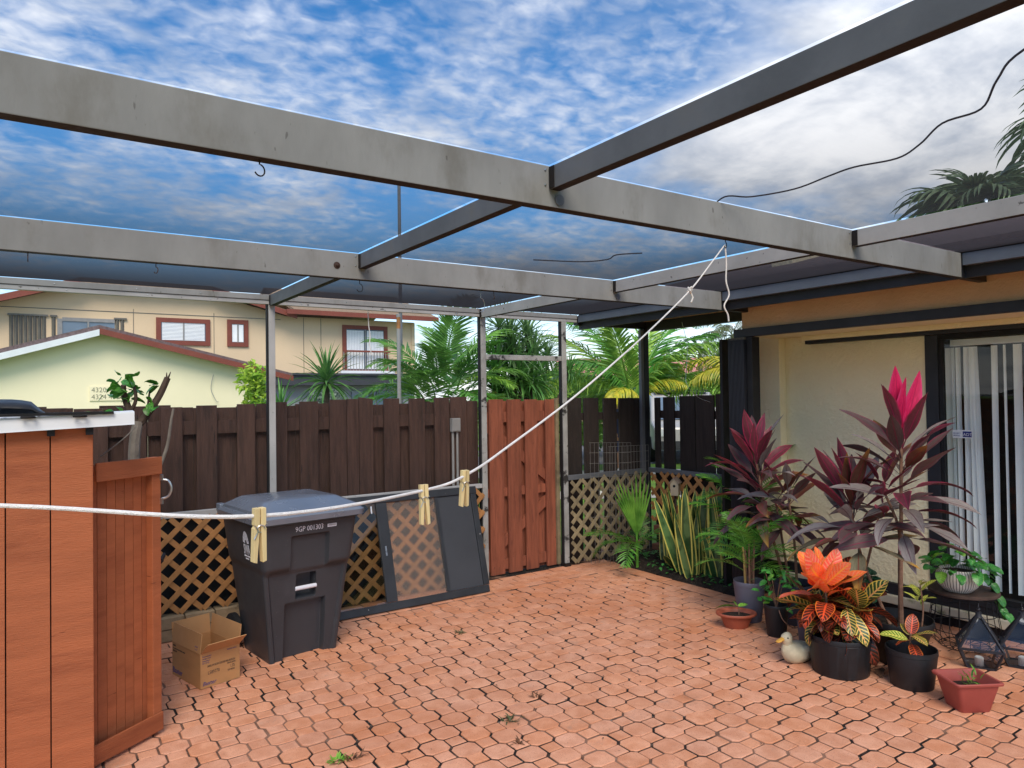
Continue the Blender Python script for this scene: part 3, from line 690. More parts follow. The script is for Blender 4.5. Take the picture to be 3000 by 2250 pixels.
for z in zsr:
    a, b = can_ab(z); rc = .055; ring = []
    side_in = .012*(1-sstep(z, .60, .66))
    sc = (a-rc)/.222
    for x in xf:
        xx = max(-(a-rc), min(a-rc, x*1.0)); ring.append((xx, -b+front_in(x, z), z))
    fl = front_in(.25, z)
    for k in range(1, 7):
        t = -math.pi/2+math.pi/2*k/6; ring.append((a-rc+rc*math.cos(t)-side_in*k/6, -b+rc+rc*math.sin(t)+fl*(1-k/6)*.8, z))
    for q in (.33, .66): ring.append((a-side_in, -b+rc+(2*b-2*rc)*q, z))
    for k in range(0, 6):
        t = math.pi/2*k/5; ring.append((a-rc+rc*math.cos(t)-side_in, b-rc+rc*math.sin(t), z))
    for q in (.33, .66): ring.append((a-rc-(2*a-2*rc)*q, b, z))
    for k in range(0, 6):
        t = math.pi/2+math.pi/2*k/5; ring.append((-a+rc+rc*math.cos(t)+side_in, b-rc+rc*math.sin(t), z))
    for q in (.33, .66): ring.append((-a+side_in, b-rc-(2*b-2*rc)*q, z))
    for k in range(0, 6):
        t = math.pi+math.pi/2*k/6; ring.append((-a+rc+rc*math.cos(t)+side_in*(1-k/6), -b+rc+rc*math.sin(t)+fl*(k/6)*.8, z))
    rings.append(ring)
body = MB().loft(rings, cap1=False).build('body', MAT['can'], can, smooth=True, sharp=40)
def rrect(a, b, rc, z, n=6, dy=0):
    o = []
    for cx, cy, t0 in ((a-rc, b-rc, 0), (-a+rc, b-rc, 90), (-a+rc, -b+rc, 180), (a-rc, -b+rc, 270)):
        for k in range(n+1): t = R(t0+90*k/n); o.append((cx+rc*math.cos(t), cy+rc*math.sin(t)+dy, z))
    return o
MB().loft([rrect(.352, .357, .06, .925), rrect(.368, .374, .06, .932), rrect(.368, .374, .06, .960), rrect(.35, .355, .06, .961)]).build('rim', MAT['can'], body, smooth=True)
lid = MB().loft([rrect(.366, .374, .06, .954, dy=-.015), rrect(.386, .400, .07, .948, dy=-.015), rrect(.390, .404, .07, .984, dy=-.015), rrect(.372, .386, .07, .999, dy=-.015),
                 rrect(.355, .366, .05, 1.002, dy=-.015), rrect(.350, .358, .05, 1.020, dy=-.015), rrect(.265, .25, .04, 1.068, dy=.01), rrect(.255, .24, .04, 1.072, dy=.01), rrect(.03, .03, .02, 1.080, dy=.01)]).build('lid', MAT['lid'], can, smooth=True, sharp=22)
MB().tube([(-.33, .415, .985), (.33, .415, .985)], .016, 10).build('hinge_bar', MAT['can'], can, smooth=True)
for s in (-1, 1):
    MB().box(s*.335-.024, s*.335+.024, .36, .44, .955, 1.012).build('hinge_block', MAT['lid'], can, bev=.008)
    w = MB(); prof = [(.035, -.028), (.105, -.028), (.118, -.018), (.118, .018), (.105, .028), (.035, .028), (.035, -.028)]
    w.lathe(prof, 24); w.build('wheel', MAT['rubber'], can, smooth=True, loc=(s*.285, .305, .118), rot=(0, R(90), 0))
MB().tube([(-.27, .305, .118), (.27, .305, .118)], .012, 8).build('axle', MAT['metal'], can)
MB().tube([(-.076, -.255, .475), (.076, -.255, .475)], .0145, 12).build('grab_bar', MAT['print_white'], can, smooth=True)
def fy(z): return -can_ab(z)[1]
fm = frame((-.112, fy(.88)-.0015, .873), (1, 0, 0), (0, -.098/.97, 1))
text('9GP 001303', .050, MAT['print_white'], body, fm, .80)
b_ = MB(); rr = random.Random(4)
b_.box(.0, .066, 0, .022, 0, .0008, mat=frame((.118, fy(.88)-.0015, .878), (1, 0, 0), (0, -.098/.97, 1))).build('barcode_label', MAT['print_white'], body)
b_ = MB(); x = .006
while x < .060:
    w = rr.choice((.0008, .0014, .0022)); b_.box(x, x+w, .006, .019, .0009, .0013, mat=frame((.118, fy(.88)-.0015, .878), (1, 0, 0), (0, -.098/.97, 1))); x += w+rr.choice((.0012, .002))
b_.build('bars', MAT['ink_black'], body)
# fan-shaped emblem on the left face
lm = frame((-can_ab(.70)[0]-.002, -.035, .70), (0, -1, 0), (-.105/.97, 0, 1)) @ Matrix.Scale(1.12, 4)
lg = MB()
for k in range(9):
    a0, a1 = R(4+k*19.3), R(4+k*19.3+16.5)
    q = [(.048+.046*f*math.cos(t), .083+.075*f*math.sin(t), .0) for f, t in ((.30, a0), (1, a0), (1, (a0+a1)/2), (1, a1), (.30, a1))]
    lg.add([lm @ Vector(p) for p in q], [(0, 1, 2, 3, 4)])
lg.build('emblem', MAT['print_white'], body)
text('SWA', .088, MAT['print_white'], body, lm @ Matrix.Translation((.002, .018, 0)), .50)
text('SOLID WASTE AUTHORITY', .0145, MAT['print_white'], body, lm @ Matrix.Translation((.002, .002, 0)), .52)
text('1-866-792-4636', .0135, MAT['print_white'], body, lm @ Matrix.Translation((.014, -.014, 0)), .62)

# ------------------------------------------------------------------ cardboard box
ba = math.atan2(.065, .242)
box = thing('cardboard_box', 'open brown cardboard box with blue lettering on the pavers beside the trash cart', 'box', (.835, 4.662, 0), ba)
CW, CD, CH, T = .252, .385, .212, .004
bd = MB().box(0, CW, 0, T, 0, CH).box(0, CW, CD-T, CD, 0, CH).box(0, T, T, CD-T, 0, CH).box(CW-T, CW, T, CD-T, 0, CH).box(T, CW-T, T, CD-T, 0, T).build('carton', MAT['card'], box)
def flap(o, x, y, w, h, name='flap'):
    m = frame(o, x, y); f = MB().box(.002, w-.002, 0, h, -.003, .001, mat=m); return f.build(name, MAT['card_in'], box)
FH = .118
fr_ = flap((0, 0, CH), (1, 0, 0), (.08, -.75, .62), CW, FH)
bk_ = flap((0, CD, CH), (1, 0, 0), (0, .12, 1), CW, FH)
lf_ = flap((0, 0, CH), (0, 1, 0), (.12, 0, 1), CD, FH)
rt_ = flap((CW, 0, CH), (0, 1, 0), (.12, 0, 1), CD, FH)
bf = frame((0, -.0008, 0), (1, 0, 0), (0, 0, 1)); bl_ = frame((-.0008, CD, 0), (0, -1, 0), (0, 0, 1)); Tm = Matrix.Translation
shear = Matrix(((1, .25, 0, 0), (0, 1, 0, 0), (0, 0, 1, 0), (0, 0, 0, 1)))
text('Baxter', .034, MAT['ink_blue'], bd, bf @ Tm((.012, .016, 0)) @ shear, .92)
text('Baxter', .050, MAT['ink_blue'], bd, bl_ @ Tm((.008, .022, 0)), 1.0)
text('L589770', .030, MAT['ink_black'], bd, bf @ Tm((.045, .078, 0)), .72)
text('DIANEAL LOW CALCIUM 1.5% DEX PERITONEAL DIALYSIS SOLN', .0185, MAT['ink_black'], bd, bf @ Tm((.043, .122, 0)), .335)
text('2000ML/3000ML', .014, MAT['ink_black'], bd, bf @ Tm((.168, .108, 0)), .6)
text('1.5%', .026, MAT['ink_black'], bd, bf @ Tm((.188, .083, 0)), .62)
text('EXP 04/2025', .016, MAT['ink_black'], bd, bf @ Tm((.172, .064, 0)), .55)
for i, s_ in enumerate(('Recommended', 'storage: room', 'temperature', '25 C (77 F)')): text(s_, .0125, MAT['ink_blue'], bd, bf @ Tm((.012, .188-.0135*i, 0)), .72)
text('Federal law restricts', .012, MAT['ink_blue'], bd, bf @ Tm((.168, .194, 0)), .62)
for i, s_ in enumerate(('DIANEAL', 'Low calcium peritoneal dialysis solution', 'SINGLE USE')): text(s_, .014, MAT['ink_black'], bd, bl_ @ Tm((.012, .188-.017*i, 0)), .75)
text('USE FIRST', .012, MAT['ink_blue'], lf_, frame((.0016, .075, CH+.03), (0, -1, 0), (.12, 0, 1)) @ Tm((0, 0, .001)), .8)
text('IN OUT', .012, MAT['ink_blue'], lf_, frame((-.0002, .07, CH+.014), (0, -1, 0), (.12, 0, 1)) @ Tm((0, 0, .001)), .8)

# ------------------------------------------------------------------ old glazed door leaning on its side
sash = thing('glazed_door_panel', 'old dark framed glazed door panel lying on its side against the lattice', 'door panel', (2.5, 5.5, 0))
lean = math.atan2(5.70-5.44, .925)
sm = Matrix.Translation((0, 5.440, .004)) @ Matrix.Rotation(-lean, 4, 'X')
def sp(name, x0, x1, z0, z1, y0, y1, mat, parent=sash, bev=0.):
    return MB().box(x0, x1, y0, y1, z0, z1, mat=sm).build(name, mat, parent, world=True, bev=bev)
fm_ = M('dark_bronze_frame', '#2f3236', .45, .2, 6, bump=.15, speck=('#a9a9a6', 30, .73, .8))
sp('frame_bottom', 1.60, 3.385, 0, .062, -.02, .02, fm_, bev=.003)
sp('frame_top', 1.60, 3.40, .885, .95, -.02, .02, fm_, bev=.003)
sp('frame_end', 3.335, 3.392, .064, .883, -.019, .019, fm_, bev=.003)
sp('frame_end', 1.60, 1.66, .064, .883, -.019, .019, fm_, bev=.003)
sp('mullion', 2.405, 2.50, .064, .883, -.017, .017, fm_, bev=.003)
sp('mullion', 2.965, 2.995, .064, .883, -.017, .017, fm_, bev=.003)
sp('frosted_pane', 2.502, 2.963, .064, .883, -.004, .004, MAT['frosted'])
sp('clear_pane', 1.662, 2.403, .064, .883, -.001, .001, MAT['glass'])
sp('dark_panel', 2.997, 3.333, .064, .883, -.006, .006, M('dark_mesh_panel', '#3a3d42', .6, .1, 3, bump=.2, bscale=300))
sp('lock', 2.44, 2.452, .44, .52, -.024, -.0175, MAT['metal'])
sp('latch', 2.35, 2.358, .80, .86, -.03, -.02, MAT['white'])

# ------------------------------------------------------------------ electrical box with conduits on the fence
eb = thing('electrical_box', 'small grey electrical box on two conduits fixed to the brown fence', 'electrical box', (3.33, 5.93, 0))
MB().box(3.285, 3.375, 5.895, 5.948, 1.42, 1.55).build('enclosure', MAT['conduit'], eb, world=True, bev=.005)
MB().box(3.29, 3.37, 5.888, 5.893, 1.43, 1.54).build('cover', MAT['conduit'], eb, world=True, bev=.002)
for x in (3.305, 3.352): MB().tube([(x, 5.925, .02), (x, 5.925, 1.425)], .0125, 10).build('conduit', MAT['conduit'], eb, world=True, smooth=True)

# ------------------------------------------------------------------ clothesline, pins, hooks, cable
line_pts = [(-.50, 1.40, 1.645), (-.04, 1.150, 1.617), (.273, 1.072, 1.5805), (.646, 1.281, 1.5645), (0.7996, 1.3581, 1.5825), (1.0051, 1.4961, 1.6299), (1.3252, 1.6642, 1.7334), (1.6277, 1.7955, 1.8593), (1.9179, 1.8985, 2.0009), (2.2392, 2.0039, 2.1757), (2.43, 2.055, 2.312), (2.560, 2.085, 2.412)]
cl = thing('clothesline', 'white cotton clothesline sagging across the patio from the grey roof beam', 'clothesline', (2.62, 2.08, 2.41))
pth = smooth_path(line_pts, 8)
MB().tube(pth, .0030, 8).build('rope', MAT['rope'], cl, world=True, smooth=True)
kn = MB(); kp = [Vector((2.2392, 2.0039, 2.1757))+Vector((.012*math.cos(t), .012*math.sin(t*1.3), .012*math.sin(t))) for t in [i*.7 for i in range(16)]]
kn.tube(kp, .004, 6).tube([tuple(Vector((2.2392, 2.0039, 2.1757))+Vector(d)) for d in ((0, 0, -.005), (.01, -.005, -.03), (.002, -.003, -.05))], .0035, 6).build('knot', MAT['rope'], cl, world=True, smooth=True)
MB().tube(smooth_path([(2.562, 2.085, 2.408), (2.568, 2.085, 2.33), (2.564, 2.085, 2.25), (2.576, 2.08, 2.19), (2.548, 2.085, 2.14), (2.565, 2.08, 2.10), (2.570, 2.08, 2.07)], 6), .0034, 7).build('rope_tail', MAT['rope'], cl, world=True, smooth=True)
def rope_dir(p):
    i = min(range(1, len(pth)-1), key=lambda q: (pth[q]-p).length); return pth[i], (pth[i+1]-pth[i-1]).normalized()
def clothespin(px, tilt, label, a0):
    p, d = rope_dir(Vector(px))
    o = thing('clothespin', label, 'clothespin', p, a0, 'clothespins on the line')
    o.rotation_euler = (tilt, 0, a0)
    for s in (-1, 1):
        # prong profile in (side, z): jaw above, spring waist, legs spread below
        pr = [(s*.0006, .012), (s*.0085, .012), (s*.0088, -.012), (s*.0068, -.0145), (s*.0092, -.018), (s*.0102, -.066), (s*.0045, -.068), (s*.0012, -.020)]
        if s < 0: pr = pr[::-1]
        MB().prism(pr, 'y', -.0055, .0055).build('prong', MAT['pin'], o, bev=.0006)
    sp_ = MB(); c = [(.0055*math.cos(t), -.008+.0007*t, -.018+.0055*math.sin(t)) for t in [i*.5 for i in range(36)]]
    sp_.tube(c, .0008, 6); sp_.tube([(-.0095, -.0062, -.012), (-.004, -.0068, -.02), (-.010, -.0066, -.032)], .0009, 6).tube([(.0095, -.0062, -.012), (.009, .006, -.012)], .0009, 6)
    sp_.build('spring', MAT['metal'], o, smooth=True)
clothespin((.273, 1.072, 1.5805), R(2), 'pale wooden clothespin hanging on the line in front of the trash cart', R(12))
clothespin((.650, 1.283, 1.5645), R(-4), 'weathered wooden clothespin on the line in front of the frosted pane', R(-2))
clothespin((.776, 1.350, 1.5795), R(5), 'weathered wooden clothespin on the line in front of the dark door panel end', R(5))
def hook(p, r, label, mat, turn=0., drop=.02, grp='metal hooks under the roof beams'):
    pts = [(0, 0, .012), (0, 0, -drop)]+[(r*(1-math.cos(t)) if False else r*math.sin(t)*-1, 0, -drop-r*(1-math.cos(t))) for t in [R(a) for a in range(20, 250, 22)]]
    o = MB().tube(pts, .0022, 6).build('ceiling_hook', mat, loc=p, rot=(0, 0, turn), smooth=True); return tag(o, label, 'hook', grp)
hl = 'small dark metal hook screwed under a grey roof beam'
hook((.539, 2.08, 2.438), .017, 'dark open cup hook under the front grey beam, above the yellow gable', MAT['metal_dark'], R(200), .012)
hook((1.575, 3.91, 2.438), .024, 'black cup hook under the second beam near the stained purlin joint', MAT['metal_dark'], R(200), .02)
hook((.507, 3.91, 2.438), .015, 'rusty hook under the second beam, above the shuttered window of the tan house', MAT['rusty'], R(120), .02)
hook((-.02, 3.91, 2.438), .013, 'stubby rusty hook under the second beam, above the yellow gable ridge', MAT['rusty'], R(90), .016)
hook((2.40, 3.91, 2.438), .045, 'large thin wire hook under the second beam, left of a short hook', MAT['metal'], R(205), .05)
hook((2.50, 3.91, 2.438), .010, 'short rusty hook beside a large thin wire hook', MAT['rusty'], R(90), .03)
hook((2.562, 2.083, 2.438), .014, 'steel hook under the front beam holding the clothesline end', MAT['metal_dark'], R(200), .012, None)
for y, lb in ((2.95, 'thin dark hook in the eave soffit between the two beam ends'), (1.68, 'thin dark hook in the eave soffit beyond the front beam end')): hook((4.83, y, 2.56), .014, lb, MAT['metal_dark'], R(-100), .05)
cb = smooth_path([(2.60, 2.20, 2.60), (2.50, 2.03, 2.606), (2.60, 1.97, 2.606), (2.66, 1.80, 2.606), (2.62, 1.62, 2.606), (2.60, 1.50, 2.606), (2.64, 1.36, 2.606), (2.56, 1.24, 2.606), (2.42, 1.10, 2.606), (2.40, .98, 2.606), (2.21, .86, 2.606), (2.07, .74, 2.606), (1.9, .4, 2.606)], 6)
tag(MB().tube(cb, .0034, 7).build('loose_cable', MAT['metal_dark'], smooth=True), 'loose dark cable lying in waves on top of the mesh roof', 'cable')
cb = smooth_path([(3.05, 3.10, 2.603), (2.95, 3.22, 2.603), (3.0, 3.36, 2.603), (2.9, 3.5, 2.603), (2.6, 3.6, 2.603)], 6)
tag(MB().tube(cb, .004, 7).build('loose_cable', MAT['metal_dark'], smooth=True), 'short dark cable end on the mesh roof behind the front beam', 'cable')
wb = thing('rope_bracket', 'white bracket on the header with a short white rope hanging outside the screen', 'bracket', (2.40, 5.83, 2.52))
MB().bar((2.36, 5.83, 2.54), (2.44, 5.86, 2.555), .016, .010).build('arm', MAT['white'], wb, world=True)
MB().tube(smooth_path([(2.435, 5.86, 2.555), (2.44, 5.86, 2.40), (2.452, 5.86, 2.30), (2.448, 5.86, 2.22), (2.465, 5.86, 2.13)], 5), .0045, 7).build('rope', MAT['rope'], wb, world=True, smooth=True)
# short wire dangling by the side fence
tag(MB().tube(smooth_path([(5.62, 5.15, 2.50), (5.66, 5.12, 2.25), (5.64, 5.12, 2.0), (5.62, 5.10, 1.85), (5.64, 4.98, 1.72), (5.66, 4.82, 1.66)], 6), .0025, 6).build('dangling_wire', MAT['metal'], smooth=True), 'thin grey wire dangling in front of the black side fence', 'wire')

# ------------------------------------------------------------------ wire fence panel, birdhouse, solar stake
wp = thing('wire_fence', 'folded dark wire garden fence standing in front of the weathered lattice', 'wire fence', (5.2, 5.6, 0))
m = MB()
for x0, x1, y0, y1, zt in ((4.80, 5.30, 5.70, 5.62, 1.255), (4.93, 5.60, 5.55, 5.66, 1.215)):
    nx = int((x1-x0)/.05)
    for i in range(nx+1):
        u = i/nx; m.tube([(x0+(x1-x0)*u, y0+(y1-y0)*u, -.01), (x0+(x1-x0)*u+.01, y0+(y1-y0)*u, zt-.02*u)], .0019, 5, caps=False)
    for z in (.12, .3, .48, .62, .76, .90, 1.04, 1.15, zt):
        m.tube([(x0, y0, z), (x1+.01, y1, z-.02)], .0021, 5)
stuffm = m.build('mesh', MAT['mesh_wire'], wp, world=True)
bh = thing('birdhouse', 'small weathered wooden birdhouse with slanted roof above the snake plants', 'birdhouse', (5.56, 5.30, .02), R(-62))
MB().tube([(.04, .05, 0), (.04, .05, .67)], .012, 8).build('pole', MAT['wood_dark'], bh, smooth=True)
MB().prism([(0, .66), (.085, .66), (.085, .80), (.0425, .845), (0, .80)], 'y', 0, .10).build('body', MAT['bird_wood'], bh, bev=.002)
for a, b in (((.0425, .855), (-.012, .795)), ((.0425, .855), (.097, .795))):
    MB().prism([a, b, (b[0], b[1]-.01), (a[0], a[1]-.01)], 'y', -.015, .115).build('roof_board', MAT['bird_roof'], bh)
m = MB().lathe([(.0, 0), (.014, 0), (.014, .004), (0, .004)], 16); m.build('entrance_hole', MAT['black_soft'], bh, loc=(.0425, .0005, .762), rot=(R(90), 0, 0))
ss = thing('solar_stake_light', 'small white topped solar stake light in the planting bed', 'garden light', (5.05, 4.05, 0))
MB().tube([(0, 0, 0), (0, 0, .40)], .006, 8).build('stake', MAT['metal_dark'], ss)
MB().box(-.035, .035, -.035, .035, .40, .43).build('head', MAT['white'], ss, bev=.006)
MB().box(-.026, .026, -.026, .026, .4305, .434).build('panel', MAT['black_soft'], ss)
# ------------------------------------------------------------------ foliage materials (UV: u across the blade, v along it)
def leaf_base(t):
    uv = t.n('UVMap'); sp = t.n('SeparateXYZ'); t.set(sp, 0, uv.outputs[0]); u, v = sp.outputs[0], sp.outputs[1]
    a = t.math('MULTIPLY', t.math('ABSOLUTE', t.math('SUBTRACT', u, .5)), 2.)   # 0 midrib .. 1 margin
    return u, v, a
def leaf_finish(t, c, rough=.42, trans=.18, spec=.5, nm=None):
    hs = t.n('HueSaturation'); t.set(hs, 'Color', c); t.set(hs, 'Value', t.math('ADD', t.math('MULTIPLY', t.rnd(), .5), .75))
    c = hs.outputs[0]; b = t.bsdf(c, rough, 0, spec, nm); tl = t.n('BsdfTranslucent'); t.set(tl, 'Color', c)
    m = t.n('MixShader', {0: trans}); t.set(m, 1, b); t.set(m, 2, tl.outputs[0]); return t.done(m.outputs[0])
def cordy(name, mid, body, edge, w=.72, yellow=0.):
    t = NT(name); u, v, a = leaf_base(t); crd = t.coord((1, 1, 1))
    st = t.noise(t.coord((4, 60, 4)), 3, 3)
    c = t.mix(t.ramp(st, .3, .7), lin(body), tuple(x*1.5+.006 for x in lin(body)))
    c = t.mix(t.ramp(t.math('ADD', a, t.math('MULTIPLY', t.math('SUBTRACT', t.noise(crd, 12, 4), .5), .5)), w, 1.0), c, lin(edge))
    c = t.mix(t.ramp(a, .10, .03), c, lin(mid))
    if yellow: c = t.mix(t.math('MULTIPLY', t.ramp(t.math('ADD', v, t.math('MULTIPLY', t.noise(crd, 8), .5)), .85, 1.25), yellow), c, lin('#b98a35'))
    return leaf_finish(t, c, .48, .15, .3)
CD = [cordy('cordyline_pink', '#c8205a', '#d0205c', '#ee4484', .5), cordy('cordyline_burgundy', '#9a2852', '#64303a', '#bc365e', .74),
      cordy('cordyline_dark', '#7c3048', '#564444', '#8c3a50', .82), cordy('cordyline_grey', '#644650', '#7e7673', '#805058', .88), cordy('cordyline_brown', '#7a2c32', '#5c3a2e', '#a2384e', .80, .5), cordy('cordyline_old', '#7a4438', '#64604c', '#8e6a40', .8, .9)]
def croton(name, base, vein, edge, mid, rough=.35):
    t = NT(name); u, v, a = leaf_base(t)
    ph = t.math('SUBTRACT', t.math('MULTIPLY', v, 9.), t.math('MULTIPLY', a, 1.6))
    fr = t.math('FRACT', ph); d = t.math('ABSOLUTE', t.math('SUBTRACT', fr, .5))
    nz = t.noise(t.coord(), 30, 4)
    vn = t.ramp(t.math('ADD', d, t.math('MULTIPLY', t.math('SUBTRACT', nz, .5), .18)), .20, .10)
    c = t.mix(t.ramp(nz, .3, .7), lin(base), tuple(x*1.35 for x in lin(base)))
    c = t.mix(vn, c, lin(vein))
    c = t.mix(t.ramp(a, .84, .97), c, lin(edge)); c = t.mix(t.ramp(a, .14, .05), c, lin(mid))
    return leaf_finish(t, c, rough, .15, .5, t.bump(d, .5, .004))
CR = [croton('croton_orange', '#e2683a', '#f08a5c', '#f28a30', '#f4a23c'), croton('croton_coral', '#e8604a', '#f59a78', '#ef8236', '#ef7a4a'), croton('croton_red', '#4a2018', '#c8522c', '#d8702c', '#e0522c'),
      croton('croton_dark', '#2c1f18', '#8a3a24', '#7c3a20', '#a0402c'), croton('croton_green', '#2f4420', '#d6b65a', '#dcb848', '#e2a060'), croton('croton_lime', '#5a7424', '#d8d068', '#c8c858', '#d8cc60')]
def snake():
    t = NT('snake_plant'); u, v, a = leaf_base(t); crd = t.coord((1, 1, 1))
    bd = t.noise(t.coord((3, 3, 34)), 1.5, 4, .6, .4)
    c = t.mix(t.ramp(bd, .40, .60), lin('#2c4e28'), lin('#5c7e4a'))
    c = t.mix(t.ramp(a, .70, .77), c, lin('#d2ca66'))
    return leaf_finish(t, c, .4, .05)
SNAKE = snake()
def green(name, c1, c2, rough=.4, trans=.25, vein=None, yel=None):
    t = NT(name); u, v, a = leaf_base(t); nz = t.noise(t.coord(), 6, 4)
    c = t.mix(t.ramp(nz, .3, .7), lin(c1), lin(c2))
    if vein:
        d = t.math('ABSOLUTE', t.math('SUBTRACT', t.math('FRACT', t.math('SUBTRACT', t.math('MULTIPLY', v, 6.), a)), .5))
        c = t.mix(t.math('MULTIPLY', t.math('MAXIMUM', t.ramp(d, .10, .02), t.ramp(a, .08, .02)), .5), c, lin(vein))
    if yel: c = t.mix(t.ramp(v, .3, 1.), c, lin(yel))
    return leaf_finish(t, c, rough, trans)
GP = {'areca': green('areca_green', '#4a7c2c', '#7fb048'), 'palm': green('palm_green', '#3f7a2a', '#6aa63c'), 'coco': green('coconut_green', '#628f34', '#9cbf4a'), 'coco_y': green('coconut_yellow', '#9aa832', '#d2c440'),
      'olive': green('queen_palm', '#4c5a38', '#70764a'), 'dead': green('dry_frond', '#8a7448', '#b89a5c', .7), 'orange': green('orange_frond', '#b88a2c', '#c8a844'), 'yucca': green('yucca_green', '#44793a', '#74a552'), 'drac': green('dracaena_green', '#4a6c42', '#6f9058'),
      'heart': green('heart_leaf', '#2a6c30', '#4a9c40', .32, .2, '#7cb860'), 'heart_l': green('heart_leaf_light', '#5a9a2c', '#86bc44', .35, .3, '#b8d878'), 'dark': green('dark_leaf', '#1f5038', '#36704e', .35, .1), 'leaf': green('tree_leaf', '#2f6a22', '#5c9a34'), 'lime': green('lime_leaf', '#76a42c', '#b4c848'), 'bush': green('bush_leaf', '#3a6e28', '#7aae48'), 'bush2': green('bush_leaf_light', '#6a9e38', '#a6cc58'), 'silver': green('silver_leaf', '#5c7a6a', '#a8b8a8'), 'fan': green('fan_palm', '#5c7452', '#82976c')}

# ------------------------------------------------------------------ leaf and frond shapes
def leaf_mb(L, W, pet=.0, droop=.5, fold=.25, wave=0., nv=10, nu=4, tipx=.8, basep=.75, pw=.006, twist=0., mb=None, mtx=None):
    m = mb or MB(); vs = []; uv = []; x = z = 0.; th = 0.
    N = nv+(2 if pet else 0)
    for j in range(N+1):
        if pet:
            t = (j/2*pet) if j <= 2 else pet+(1-pet)*(j-2)/nv
        else: t = j/nv
        s = max(0., (t-pet)/(1-pet)); w = W*max(0., math.sin(math.pi*min(1, s**basep)))**tipx if s > 0 else 0
        w = max(w, pw*(1-.9*s))
        th = -droop*t**1.4
        if j: dt = t-tp; x += L*dt*math.cos(th); z += L*dt*math.sin(th)
        tp = t; tw = twist*s
        for i in range(nu+1):
            q = 2*i/nu-1; y = q*w/2; zz = abs(q)*w/2*fold+wave*w*math.sin(s*9+q*1.5)*abs(q)
            yy = y*math.cos(tw)-zz*math.sin(tw); zz = y*math.sin(tw)+zz*math.cos(tw)
            vs.append(Vector((x-math.sin(th)*zz, yy, z+math.cos(th)*zz))); uv.append((i/nu, s))
    fs = [(j*(nu+1)+i, j*(nu+1)+i+1, (j+1)*(nu+1)+i+1, (j+1)*(nu+1)+i) for j in range(N) for i in range(nu)]
    if mtx is not None: vs = [mtx @ v for v in vs]
    return m.add(vs, fs, 0, uv)
def aim(p, az, el, roll=0., sc=1.):
    return Matrix.Translation(p) @ Matrix.Rotation(az, 4, 'Z') @ Matrix.Rotation(-el, 4, 'Y') @ Matrix.Rotation(roll, 4, 'X') @ Matrix.Scale(sc, 4)
LEAFCACHE = {}
def leaf_obj(parent, key, mat, p, az, el, roll=0., sc=1., name='leaf', **shape):
    kk = (key, mat.name)
    if kk not in LEAFCACHE: LEAFCACHE[kk] = leaf_mb(**shape).mesh(name, mat, smooth=True, sharp=180)
    o = bpy.data.objects.new(name, LEAFCACHE[kk]); COL.objects.link(o); o.parent = parent; o.matrix_local = aim(p, az, el, roll, sc); return o
def frond_mb(L, droop, n=26, ll=.5, lw=.03, hang=.5, vee=.5, lift=.0, rach=.012, spread=1., seed=0, taper=True, mb=None, mtx=None):
    """pinnate palm frond along +X: rachis plus leaflets"""
    r = random.Random(seed); m = mb or MB(); pts = []; x = z = 0.; K = 14; ths = []
    for k in range(K+1):
        t = k/K; th = lift-droop*t**1.3; ths.append(th)
        if k: x += L/K*math.cos(th); z += L/K*math.sin(th)
        pts.append(Vector((x, 0, z)))
    X = mtx or Matrix.Identity(4)
    m.tube([X @ p for p in pts], [rach*(1-.8*k/K) for k in range(K+1)], 5)
    for i in range(n):
        t = .16+.82*i/(n-1); f = t*K; k = min(int(f), K-1); p = pts[k].lerp(pts[k+1], f-k); th = ths[k]
        l = ll*(math.sin(math.pi*min(1, .18+t*.80))**.6)*r.uniform(.85, 1.1)
        for s in (-1, 1):
            a = (R(70)-R(38)*t)*spread
            mm = X @ Matrix.Translation(p) @ Matrix.Rotation(-th, 4, 'Y') @ Matrix.Rotation(s*(a+r.uniform(-.08, .08)), 4, 'Z') @ Matrix.Rotation(-(vee*.6-hang*.25)+r.uniform(-.12, .12), 4, 'Y')
            leaf_mb(l, lw, 0, hang*r.uniform(.8, 1.5), .5, 0, 4, 2, .7, .6, .002, mb=m, mtx=mm)
    return m
def tree_root(name, label, cat, loc, grp=None): return thing(name, label, cat, loc, 0, grp)

# ------------------------------------------------------------------ pots
def pot(parent, r, rb, h, mat, rib=None, lip=.012, seg=48, soil=.82, wall=.006, name='pot'):
    prof = [(rb*.98, 0), (rb, .004), (rb+(r-rb)*.93, h*.86), (r*.985, h*.87), (r, h*.885), (r, h-.004), (r-.002, h), (r-wall, h), (r-wall*1.5, h*.9), (rb-wall, .012), (.001, .012)]
    o = MB().lathe(prof, seg, rib=rib).build(name, mat, parent, smooth=True, sharp=30)
    rs_ = rb+(r-rb)*soil-wall
    sm_ = MB(); n = 20; sm_.v.append((0, 0, h*soil+.01)); sm_.uv.append((0, 0))
    for k in range(n): t = 2*math.pi*k/n; sm_.v.append((rs_*math.cos(t), rs_*math.sin(t), h*soil)); sm_.uv.append((0, 0))
    for k in range(n): sm_.f.append((0, 1+k, 1+(k+1) % n)); sm_.mi.append(0)
    sm_.build('soil', MAT['soil'], o); return o
